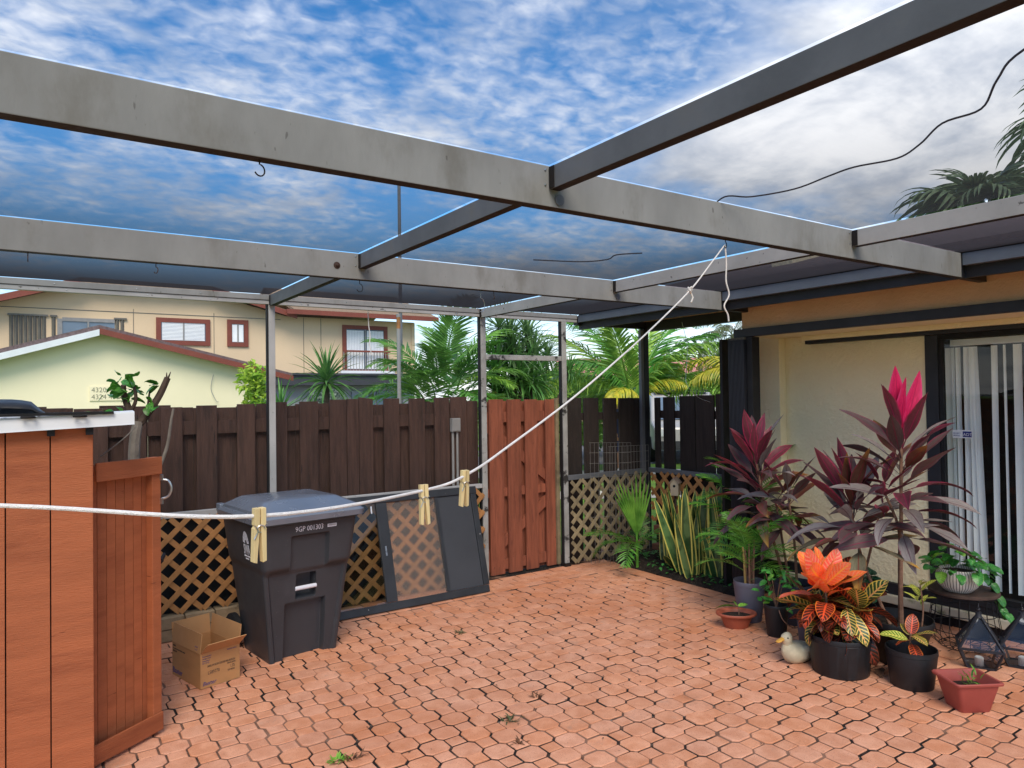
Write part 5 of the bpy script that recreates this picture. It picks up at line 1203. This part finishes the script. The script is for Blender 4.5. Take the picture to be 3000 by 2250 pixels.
# ------------------------------------------------------------------ neighbouring houses
yh = thing('yellow_house', 'pale yellow gable house with brown and white roof edging beyond the fence', 'house', (1, 16, -.05))
def yp_(name, mb, mat, parent=yh, **k): return mb.build(name, mat, parent, world=True, **k)
yp_('wall', MB().prism([(-4.6, -.05), (4.05, -.05), (4.05, 2.36), (1.053, 3.10), (-4.6, 1.30)], 'y', 16, 24), MAT['yellow_wall'])
yr = yp_('roof', MB().prism([(1.053, 3.15), (4.75, 2.255), (4.75, 2.33), (1.053, 3.235)], 'y', 15.72, 24.3), MAT['shingle'])
yp_('roof', MB().prism([(1.05, 3.15), (-5.0, 1.215), (-5.0, 1.295), (1.05, 3.235)], 'y', 15.72, 24.3), MAT['shingle'])
yp_('fascia', MB().prism([(1.053, 3.06), (4.75, 2.16), (4.75, 2.27), (1.053, 3.17)], 'y', 15.66, 15.715), MAT['brown_trim'])
yp_('fascia', MB().prism([(1.05, 3.03), (-5.0, 1.10), (-5.0, 1.22), (1.05, 3.15)], 'y', 15.66, 15.715), MAT['white'])
sg = yp_('number_sign', MB().box(.90, 1.62, 15.975, 15.995, 1.78, 2.06), MAT['yellow_wall'])
ink = M('sign_grey', '#8d8a74', .7, .1, 30, bump=0)
for i, s_ in enumerate(('4320 4322', '4324 4326')):
    t_ = text(s_, .135, ink, sg, frame((.93, 15.972, 1.945-.135*i), (1, 0, 0), (0, 0, 1)), .95)
tag(MB().tube(smooth_path([(3.15, 15.95, 2.30), (3.10, 15.95, 2.0), (3.2, 15.95, 1.75), (3.25, 15.95, 1.72)], 5), .006, 5).build('hanging_cable', MAT['conduit']), 'thin cable hanging down the pale yellow gable wall', 'cable')

th = thing('tan_house', 'two-storey tan house with brown window trim and red brown roof edges', 'house', (4, 28, -.05))
def tp_(name, mb, mat, parent=th, **k): return mb.build(name, mat, parent, world=True, **k)
tp_('wall', MB().prism([(-9, -.05), (13.75, -.05), (13.75, 5.02), (8.2, 5.02), (5.5, 5.70), (1.2, 5.70), (-9, 2.35)], 'y', 28, 36), MAT['tan_wall'])
def slab(a, b, th_=.16): return [(a[0], a[1]), (b[0], b[1]), (b[0], b[1]+th_), (a[0], a[1]+th_)]
tp_('roof', MB().prism(slab((5.4, 5.80), (8.45, 5.00), .10), 'y', 27.4, 36), MAT['shingle_tan'])
tp_('roof', MB().prism(slab((1.3, 5.80), (-9.4, 2.28), .10), 'y', 27.4, 36), MAT['shingle_tan'])
tp_('fascia', MB().prism(slab((5.4, 5.67), (8.45, 4.87), .20), 'y', 27.30, 27.39), MAT['brown_trim'])
tp_('fascia', MB().prism(slab((1.3, 5.67), (-9.4, 2.15), .20), 'y', 27.30, 27.39), MAT['brown_trim'])
tp_('roof', MB().box(1.3, 5.4, 27.4, 36, 5.72, 5.90), MAT['shingle_tan'])
# right wing: eave towards us, roof sloping up and back
tp_('wing_roof', MB().prism([(27.2, 5.12), (27.2, 5.22), (31.5, 6.62), (36, 5.2), (36, 5.1), (31.5, 6.5)], 'x', 8.3, 14.45), MAT['shingle_tan'])
tp_('fascia', MB().box(8.0, 14.5, 27.10, 27.19, 5.02, 5.20), MAT['brown_trim'])
def window(x0, x1, z0, z1, fill, name='window', split=True):
    f = tp_(name, MB().box(x0-.16, x1+.16, 27.93, 27.995, z1, z1+.16).box(x0-.16, x1+.16, 27.93, 27.995, z0-.16, z0).box(x0-.16, x0, 27.93, 27.995, z0, z1).box(x1, x1+.16, 27.93, 27.995, z0, z1), MAT['brown_trim'])
    tp_('pane', MB().box(x0, x1, 27.975, 27.985, z0, z1), MAT['pane_far'], f)
    if split: tp_('mullion', MB().box((x0+x1)/2-.025, (x0+x1)/2+.025, 27.94, 27.972, z0, z1), MAT['conduit'], f)
    if fill == 'blinds':
        for k in range(13): z = z0+.04+(z1-z0-.06)*k/12.; tp_('blind_slat', MB().box(x0+.03, x1-.03, 27.955, 27.97, z-.02, z+.018), MAT['blind'], f)
    if fill == 'curtain': tp_('curtain', MB().box(x0+.02, x1-.02, 27.96, 27.972, z0+.02, z1-.02), MAT['blind'], f)
    if fill == 'vertical':
        n = 24
        for k in range(n):
            if k in (11, 12): continue
            x = x0+.05+(x1-x0-.1)*k/(n-1); tp_('blind_slat', MB().box(x-.028, x+.028, 27.955, 27.97, z0+.03, z1-.05), MAT['blind'], f)
    return f
window(3.78, 5.26, 3.93, 4.58, 'blinds'); window(6.18, 6.62, 3.93, 4.62, 'curtain'); bw_ = window(10.66, 12.32, 2.95, 4.62, 'vertical', 'balcony_door')
tp_('rail', MB().box(10.42, 12.5, 27.70, 27.78, 3.66, 3.73), MAT['brown_trim'], bw_)
tp_('balusters', MB().box(10.45, 10.48, 27.72, 27.75, 2.9, 3.66), MAT['conduit'], bw_)
for k in range(15): x = 10.6+k*.13; tp_('baluster', MB().box(x, x+.02, 27.73, 27.75, 2.9, 3.66), MAT['conduit'], bw_)
tp_('balcony_slab', MB().box(10.3, 12.65, 27.60, 27.995, 2.70, 2.89), MAT['white'], th)
def far_shutter(x0, x1, z0, z1):
    s_ = tp_('storm_shutter', MB().box(x0-.04, x1+.04, 27.92, 27.99, z1, z1+.06).box(x0-.04, x1+.04, 27.92, 27.99, z0-.06, z0), MAT['shutter_grey']); n = int((x1-x0)/.12)
    for k in range(n): x = x0+(x1-x0)*k/n; tp_('blade', MB().prism([(x, 27.99), (x+.06, 27.93), (x+.115, 27.99)], 'z', z0, z1), MAT['shutter_grey'], s_)
far_shutter(-.65, .36, 3.0, 4.60)
far_shutter(2.35, 2.66, 3.0, 4.60); far_shutter(.50, .62, 3.0, 4.60)
w2 = tp_('window', MB().box(.66, .80, 27.93, 27.99, 3.0, 4.55).box(.80, 2.33, 27.93, 27.99, 4.48, 4.60).box(1.52, 1.57, 27.93, 27.97, 3.0, 4.48), MAT['conduit'])
tp_('pane', MB().box(.80, 2.33, 27.975, 27.985, 3.0, 4.48), MAT['pane_far'], w2)
# dark ground-floor band, grey wall and windows under the balcony
tp_('awning', MB().box(6.2, 13.4, 26.6, 27.9, 2.28, 2.66), MAT['dark_trim']); tp_('awning_cap', MB().box(6.1, 13.5, 26.5, 27.9, 2.662, 2.74), MAT['dark_trim'])
tp_('porch_wall', MB().box(6.4, 13.3, 27.2, 27.9, -.05, 2.278), M('grey_wall', '#9a9a9c', .8, .06, 1))
for x0, x1 in ((10.55, 11.55), (11.62, 12.5)): tp_('porch_window', MB().box(x0, x1, 27.12, 27.19, 1.0, 2.05), MAT['pane_far'])
tp_('entry_post', MB().box(5.95, 6.15, 26.4, 26.6, -.05, 2.278), MAT['dark_trim'])
tp_('corner_board', MB().box(13.62, 13.77, 27.96, 27.99, 2.75, 5.0), MAT['tan_wall'])
for x in (2.9, 5.55, 8.9, 9.6): tp_('seam', MB().box(x, x+.018, 27.988, 27.998, 2.8, 5.0), MAT['shutter_grey'])
tp_('seam', MB().box(-6, 8.0, 27.985, 27.997, 4.86, 4.885), MAT['shutter_grey'])
# pink-roofed house far behind the palms
pk = thing('pink_roof_house', 'distant low house with pink roof behind the palms', 'house', (33.9, 31.4, -.05), R(-34))
MB().box(-7, 7, 0, 8, 0, 2.8).build('wall', MAT['tan_wall'], pk)
MB().prism([(-.6, 2.7), (8.6, 2.7), (4, 4.3)], 'x', -7.5, 7.5).build('roof', MAT['pink_roof'], pk)
# pipes
pp = thing('grey_pipe_post', 'grey metal pipe post with rusty top outside the fence', 'post', (3.72, 8.0, -.06))
MB().tube([(0, 0, 0), (0, 0, 2.66)], .024, 12).build('pipe', MAT['conduit'], pp, smooth=True); MB().tube([(0, 0, 2.66), (0, 0, 2.80)], .0245, 12).build('rusty_section', M('rust', '#9a6a3c', .8, .3, 20), pp, smooth=True); MB().tube([(0, 0, 2.801), (0, 0, 2.84)], .026, 12).build('cap', MAT['conduit'], pp, smooth=True)
lpst = thing('light_pole', 'tall slim dark light pole standing beyond the mesh roof', 'pole', (6.35, 13.55, -.06))
MB().tube([(0, 0, 0), (0, 0, 6.85)], [.040, .034], 10).build('shaft', MAT['frame_dark'], lpst, smooth=True); MB().box(-.05, .05, -.05, .05, 6.85, 6.88).build('cap', MAT['frame_dark'], lpst)

# ------------------------------------------------------------------ trees and shrubs beyond the fence
def cloud_mb(clumps, n, size, seed, lw=.5):
    r = random.Random(seed); m = MB(); tot = sum(c[3]*c[4]*c[5] for c in clumps)**1.0
    for c in clumps:
        k = int(n*(c[3]*c[4]*c[5])/tot)
        for i in range(k):
            d = Vector((r.gauss(0, 1), r.gauss(0, 1), r.gauss(0, 1))).normalized()*(r.random()**.35)
            p = Vector((c[0]+d.x*c[3], c[1]+d.y*c[4], c[2]+d.z*c[5])); L = size*r.uniform(.6, 1.25)
            mm = aim(p, r.uniform(0, 6.28), R(r.uniform(-50, 60)), r.uniform(-.8, .8))
            m.add([mm @ Vector(q) for q in ((0, 0, 0), (L*.45, -L*lw/2, .02), (L, 0, -L*.18), (L*.45, L*lw/2, .02))], [(0, 1, 2), (0, 2, 3)], 0, [(.5, 0), (0, .5), (.5, 1), (1, .5)])
    return m
def bush(name, label, loc, clumps, n, size, mat, seed, cat='shrub', trunk=None, tm=None, group=None):
    o = thing(name, label, cat, loc, 0, group)
    cloud_mb(clumps, n, size, seed).build('crown', mat, o)
    if trunk: stem(o, trunk, .06, .03, tm or MAT['bark_dark'], 'trunk')
    return o
bush('lime_shrub', 'narrow yellow green shrub against the pale yellow house wall', (3.10, 12.4, -.06), [(0, 0, 2.15, .26, .26, .28), (.05, 0, 1.75, .22, .22, .25), (0, 0, 1.35, .3, .3, .3)], 1100, .13, GP['lime'], 1, trunk=[(0, 0, 0), (.02, 0, .9), (0, 0, 2.0)])
bush('variegated_shrub', 'small silvery variegated shrub in front of the grey porch wall', (5.15, 14.6, -.06), [(0, 0, 1.75, .42, .4, .28)], 700, .10, GP['silver'], 2, trunk=[(0, 0, 0), (0, 0, 1.6)])
bush('hedge_bush', 'dense bright green bush seen through the gate opening', (9.9, 12.9, -.06), [(-.4, 0, 1.5, 1.0, .9, 1.0), (.7, .2, 1.7, 1.0, .9, .9), (1.5, .3, 1.4, .9, .8, .9), (-.9, .1, 1.1, .8, .8, .9)], 5200, .14, GP['bush2'], 3, trunk=[(0, 0, 0), (.1, 0, .8), (0, 0, 1.6)])
bush('green_tree', 'dark leafy tree behind the coconut palm left of the corner post', (12.2, 15.6, -.06), [(0, 0, 1.5, 1.4, 1.2, 1.15), (-1.3, 0, 1.3, 1.2, 1.0, 1.0), (1.4, .4, 1.2, 1.2, 1.0, 1.0)], 4800, .18, GP['bush'], 4, 'tree', trunk=[(0, 0, 0), (.1, 0, 1.0), (0, 0, 2.2)])
bush('green_tree', 'broad green hedge tree below the pink roof', (19.5, 17.2, -.06), [(0, 0, 1.7, 2.2, 1.5, .8), (-2.5, 1.5, 1.7, 1.8, 1.4, .8), (2.4, -1.6, 1.8, 1.8, 1.4, .9)], 5200, .2, GP['bush2'], 6, 'tree', trunk=[(0, 0, 0), (.1, 0, 1.0), (0, 0, 2.0)])
bush('green_tree', 'tall dark green tree behind the queen palms by the shutter', (24.5, 19.2, -.06), [(0, 0, 2.6, 1.6, 1.4, 1.5), (1.5, -1.0, 3.0, 1.4, 1.2, 1.3)], 3600, .24, GP['fan'], 7, 'tree', trunk=[(0, 0, 0), (.1, 0, 1.0), (0, 0, 2.6)])
# sword-leaf rosettes: yucca and dracaena
def sword_mesh(n, L, W, mat, seed, el0=-30, el1=88):
    r = random.Random(seed); m = MB()
    for i in range(n):
        t = i/(n-1); leaf_mb(L*r.uniform(.8, 1.1), W, 0, .25+.7*(1-t), .5, 0, 5, 2, .5, .35, .004, mb=m, mtx=aim((0, 0, .02*t), i*2.4, R(el0+(el1-el0)*t+r.uniform(-8, 8))))
    return m.mesh('rosette', mat)
SW1 = sword_mesh(70, .62, .045, GP['yucca'], 1); SW2 = sword_mesh(60, .62, .045, GP['drac'], 2, -50, 85); SW3 = sword_mesh(54, .60, .042, GP['yucca'], 3, -65, 80)
yc = thing('yucca', 'single yucca rosette on a trunk in front of the grey porch', 'yucca', (3.42, 9.75, -.06)); stem(yc, [(0, 0, 0), (.02, 0, 1.0), (0, 0, 2.05)], .05, .04, MAT['bark_dark'], 'trunk'); inst(SW1, 'rosette', yc, (0, 0, 2.03), scale=1.0)
yc = thing('yucca', 'low yucca rosette half hidden by the thin screen post beside the lime shrub', 'yucca', (3.02, 10.6, -.06)); stem(yc, [(0, 0, 0), (0, 0, 1.6)], .05, .04, MAT['bark_dark'], 'trunk'); inst(SW3, 'rosette', yc, (0, 0, 1.6), scale=1.0)
dc = thing('dracaena_clump', 'many-headed dracaena clump above the gate rail beside the areca palms', 'dracaena', (7.26, 10.9, -.06)); r = random.Random(17)
for i, (x, y, z, s_) in enumerate(((-.2, 0, 3.05, 1.1), (.15, .2, 2.85, 1.2), (.45, 0, 2.95, 1.05), (.75, .3, 2.75, 1.0), (1.0, .1, 2.55, .75), (-.05, -.2, 2.55, 1.1), (.4, -.2, 2.5, 1.1), (-.35, -.1, 2.25, 1.2), (.05, -.3, 2.1, 1.3), (.4, -.2, 2.05, 1.2), (.65, .1, 2.15, 1.0), (-.3, -.2, 1.8, 1.1), (1.25, -.2, 2.28, .62))):
    stem(dc, [(.1+.2*x, .2*y, 0), (.1+.6*x, .6*y, z*.55), (x, y, z)], .06, .025, MAT['bark_dark'], 'trunk'); inst(SW2 if i < 7 else SW1, 'rosette', dc, (x, y, z), (r.uniform(-.3, .3), r.uniform(-.3, .3), r.uniform(0, 6)), s_)
# areca clump
FA = [frond_mb(1., d, 34, .34, .024, h, .5, .0, .010, seed=20+k).mesh('frond', GP[c]) for k, (d, h, c) in enumerate(((.9, .4, 'areca'), (1.3, .5, 'palm'), (1.7, .6, 'areca'), (1.1, .5, 'palm'), (1.5, .7, 'orange'), (1.2, .5, 'coco')))]
ac = thing('areca_clump', 'tall bushy areca palm clump with arching fronds in front of the tan house corner', 'palm', (5.75, 10.7, -.06)); r = random.Random(23)
for k in range(9): a = k*.75; stem(ac, [(.25*math.cos(a), .25*math.sin(a), 0), (.38*math.cos(a), .3*math.sin(a), .9), (.5*math.cos(a), .35*math.sin(a), 1.6+.12*(k % 4))], .04, .025, GP['areca'], 'cane')
for i in range(38):
    a = i*2.4+r.uniform(-.3, .3); t = i/37; q = r.uniform(.05, .5)
    frond_obj(ac, FA[i % 4], (q*math.cos(a), q*.7*math.sin(a), 1.35+.9*t+r.uniform(-.2, .2)), a, R(8+66*t+r.uniform(-12, 12)), r.uniform(1.05, 1.6), r.uniform(-.4, .4))
for az, z, s_, k in ((-2.7, 1.55, .8, 4), (-1.5, 1.45, .8, 5), (-.8, 1.6, 1.1, 5), (-2.2, 1.5, .75, 4), (-1.1, 1.9, 1.2, 5), (.0, 1.7, 1.2, 4)): frond_obj(ac, FA[k], (.2*math.cos(az), .35*math.sin(az), z), az, R(35), s_)
# coconut palms
FC = [frond_mb(2.7, d, 46, .80, .05, h, .5, .0, .03, seed=40+k, spread=.9).mesh('frond', GP[c]) for k, (d, h, c) in enumerate(((.9, .8, 'coco'), (1.4, 1.1, 'coco'), (1.9, 1.3, 'coco'), (1.2, .9, 'palm'), (1.7, 1.2, 'coco_y')))]
def coconut(loc, label, fr, h):
    o = thing('coconut_palm', label, 'palm', loc); stem(o, [(0, 0, 0), (.05, 0, h*.5), (0, 0, h)], .14, .10, MAT['bark'], 'trunk')
    for az, el, s_, k in fr: frond_obj(o, FC[k], (.04*math.cos(az), .04*math.sin(az), h+.0), az, R(el), s_, random.uniform(-.5, .5))
coconut((10.5, 11.0, -.06), 'young coconut palm with arching green and yellow fronds left of the corner post', [(2.2, 62, 1.0, 0), (2.9, 45, 1.0, 1), (1.0, 75, .95, 0), (-.4, 70, 1.0, 3), (-1.2, 66, 1.0, 1), (.3, 55, 1.0, 1), (-2.4, 48, .62, 4), (3.5, 52, .9, 3), (-1.7, 62, .55, 4), (-.8, 50, .9, 1), (1.8, 80, 1.05, 3), (-2.9, 72, .9, 0), (2.5, 35, .8, 2), (.0, 84, 1.0, 0), (-.6, 82, 1.1, 3)], 1.55)
coconut((12.4, 8.6, -.06), 'coconut palm with long lime green drooping fronds half behind the black shutter', [(2.55, 52, 1.05, 2), (2.2, 66, 1.0, 4), (2.9, 60, .9, 4), (2.0, 40, .9, 2), (1.2, 60, 1.0, 1), (-.5, 60, 1.0, 1), (-1.5, 60, 1.0, 2), (3.6, 60, .9, 2)], 1.5)
FQ = [frond_mb(2.6, d, 30, .7, .05, 1.2, .3, .0, .03, seed=60+k).mesh('frond', GP['olive']) for k, d in enumerate((1.3, 1.8, 2.3))]
for i, (x, y, z, lb) in enumerate(((32.7, 26.2, 5.0, 'tall queen palm with drooping grey green fronds beside the shutter top'), (33.0, 28.9, 4.2, 'shorter thin queen palm beside a taller one, above the pink roof'))):
    o = thing('queen_palm', lb, 'palm', (x, y, -.06)); stem(o, [(0, 0, 0), (.1, 0, z*.5), (0, 0, z)], .17, .13, MAT['bark'], 'trunk')
    for k in range(13 if i == 0 else 9): frond_obj(o, FQ[k % 3], (0, 0, z), k*2.4, R(70-6*k), .95 if i == 0 else .7)
# fan palm seen through the roof screen behind the house
def fan_mesh(seed):
    r = random.Random(seed); m = MB(); m.tube([(0, 0, 0), (.5, 0, .06), (.95, 0, .0)], [.025, .018, .014], 5)
    n = 26
    for i in range(n):
        a = R(-125+250*i/(n-1)); mm = Matrix.Translation((.95, 0, 0)) @ Matrix.Rotation(a, 4, 'Z') @ Matrix.Rotation(R(10), 4, 'Y')
        leaf_mb(1.0*r.uniform(.8, 1.05), .085, 0, 1.3*r.uniform(.7, 1.3), .4, 0, 7, 2, .55, .5, .004, mb=m, mtx=mm)
    return m.mesh('fan_leaf', GP['fan'])
FF = [fan_mesh(k) for k in range(3)]
for c, n, lb, s_ in (((14.8, 6.05, -.06), 30, 'tall fan palm with drooping leaf tips behind the house roof', 1.0), ((21.0, 5.3, -.06), 22, 'second tall fan palm further behind the house roof, right of the first', 1.6)):
    o = thing('fan_palm', lb, 'palm', c); h = 4.6 if s_ == 1.0 else 7.6; stem(o, [(0, 0, 0), (.1, 0, h*.5), (0, 0, h)], .18, .15, MAT['bark'], 'trunk'); r = random.Random(int(c[0]))
    for i in range(n): a = i*2.4; frond_obj(o, FF[i % 3], (0, 0, h+.1), a, R(75-95*i/(n-1)+r.uniform(-8, 8)), s_*r.uniform(.85, 1.1), r.uniform(-.3, .3), 'fan_leaf')

# ------------------------------------------------------------------ parked van and person on the street side
van = thing('parked_van', 'silver grey van parked on the street, its roof showing above the side fence', 'van', (15.3, 14.3, -.05), R(-128))
sil = M('silver_paint', '#b9b6b3', .35, .04, 2, metal=.2, bump=0)
pr = [(-2.3, .35), (2.15, .35), (2.3, .55), (2.28, .95), (1.75, 1.10), (1.05, 1.74), (.7, 1.84), (-2.0, 1.86), (-2.28, 1.70), (-2.35, .9)]
m = MB(); ring = []
for y, sx, sz in ((-.93, 1, 1), (-.80, 1.0, 1.0), (.80, 1, 1), (.93, 1, 1)):
    ring.append([(x*sx, y*(.90 if z > 1.2 else 1), z) for x, z in pr])
m.loft(ring).build('body', sil, van, bev=.06)
MB().prism([(1.72, 1.13), (1.08, 1.70), (1.10, 1.72), (1.76, 1.14)], 'y', -.72, .72).build('windshield', MAT['pane_far'], van)
for s in (-1, 1):
    MB().prism([(1.3, 1.12), (.98, 1.62), (-2.0, 1.66), (-2.05, 1.12)], 'y', s*.945, s*.955).build('side_window', MAT['pane_far'], van)
    for x in (-1.5, 1.45): MB().lathe([(.0, -.1), (.2, -.1), (.33, -.1), (.34, .1), (.2, .1), (0, .1)], 24).build('wheel', MAT['rubber'], van, loc=(x, s*.86, .34), rot=(R(90), 0, 0))
    MB().box(2.24, 2.32, s*.62-.15, s*.62+.15, .72, .9).build('headlight', MAT['white'], van)
MB().box(-1.8, 1.0, -.72, .72, 1.87, 1.91).build('roof_rack', MAT['black_trim'], van)
MB().box(2.28, 2.36, -.9, .9, .38, .6).build('bumper', MAT['dark_trim'], van)
text('ESSON', .16, MAT['print_white'], van, frame((1.75, .60, 1.16), (-.72, 0, .62), (0, -1, 0)), 1.)
def person():
    o = thing('person', 'person in navy shorts and top with white shoes standing beyond the slat fence gap', 'person', (11.15, 12.25, -.05), R(20))
    J = {'pel': (0, 0, .95, .13), 'sp': (0, .01, 1.12, .125), 'ch': (0, .01, 1.32, .14), 'nk': (0, .0, 1.48, .055), 'hd0': (0, -.01, 1.56, .075), 'hd1': (0, -.015, 1.64, .095), 'hd2': (0, -.01, 1.72, .07)}
    E = [('pel', 'sp'), ('sp', 'ch'), ('ch', 'nk'), ('nk', 'hd0'), ('hd0', 'hd1'), ('hd1', 'hd2')]
    for s, n in ((-1, 'l'), (1, 'r')):
        J.update({n+'sh': (s*.17, 0, 1.40, .06), n+'el': (s*.23, .02, 1.14, .042), n+'wr': (s*.22, -.08, .93, .030), n+'ha': (s*.215, -.11, .85, .035), n+'hip': (s*.09, 0, .88, .10), n+'kn': (s*.10, -.01, .50, .062), n+'an': (s*.10, .02, .10, .042), n+'to': (s*.11, -.14, .04, .040)})
        E += [('ch', n+'sh'), (n+'sh', n+'el'), (n+'el', n+'wr'), (n+'wr', n+'ha'), ('pel', n+'hip'), (n+'hip', n+'kn'), (n+'kn', n+'an'), (n+'an', n+'to')]
    ks = list(J); me = bpy.data.meshes.new('body'); me.from_pydata([J[k][:3] for k in ks], [(ks.index(a), ks.index(b)) for a, b in E], [])
    t = NT('person_clothes'); sp = t.n('SeparateXYZ'); t.set(sp, 0, t.n('TexCoord').outputs['Object']); x, z = t.math('ABSOLUTE', sp.outputs[0]), sp.outputs[2]
    c = t.mix(t.ramp(z, .49, .50), lin('#c08a6c'), lin('#2a3058')); c = t.mix(t.ramp(z, .10, .11), lin('#e2e2e2'), c)
    c = t.mix(t.math('MULTIPLY', t.ramp(x, .165, .17), t.ramp(z, 1.20, 1.19)), c, lin('#c08a6c')); c = t.mix(t.ramp(z, 1.475, 1.48), c, lin('#c08a6c')); c = t.mix(t.ramp(z, 1.665, 1.67), c, lin('#2a2018'))
    me.materials.append(t.done(t.bsdf(c, .7))); b = bpy.data.objects.new('body', me); COL.objects.link(b); b.parent = o
    b.modifiers.new('skin', 'SKIN'); ss_ = b.modifiers.new('sub', 'SUBSURF'); ss_.levels = ss_.render_levels = 2
    for i, k in enumerate(ks): me.skin_vertices[0].data[i].radius = (J[k][3],)*2; me.skin_vertices[0].data[i].use_root = k == 'pel'
    for s in (-1, 1):
        for q in range(5):
            p0 = Vector((s*(.205+.0), -.115-.0+.014*(q-2), .83)); f = MB()
            if q == 4: f.tube([(s*.20, -.085, .87), (s*.185, -.10, .835), (s*.185, -.11, .81)], .010, 6)
            else: f.tube([p0, p0+Vector((0, -.006, -.035)), p0+Vector((-s*.008, .0, -.065-.008*(q in (1, 2))))], .008, 6)
            f.build('finger', M('skin%d%d' % (s+1, q), '#c08a6c', .6, .05, 5, bump=0), b, smooth=True)
        MB().tube([(s*.035, -.1, 1.645), (s*.035, -.106, 1.645)], .009, 8).build('eye', MAT['black_soft'], b)
        MB().tube([(s*.093, 0, 1.67), (s*.10, .01, 1.64), (s*.092, .005, 1.61)], .012, 6).build('ear', M('skin_ear%d' % s, '#c08a6c', .6, .05, 5, bump=0), b, smooth=True)
    MB().tube([(0, -.10, 1.65), (0, -.125, 1.615), (0, -.105, 1.605)], [.008, .013, .008], 6).build('nose', M('skin_nose', '#c08a6c', .6, .05, 5, bump=0), b, smooth=True)
    MB().tube([(-.025, -.098, 1.578), (0, -.106, 1.576), (.025, -.098, 1.578)], .005, 6).build('mouth', M('lips', '#9a5a50', .6, .05, 5, bump=0), b, smooth=True)
person()
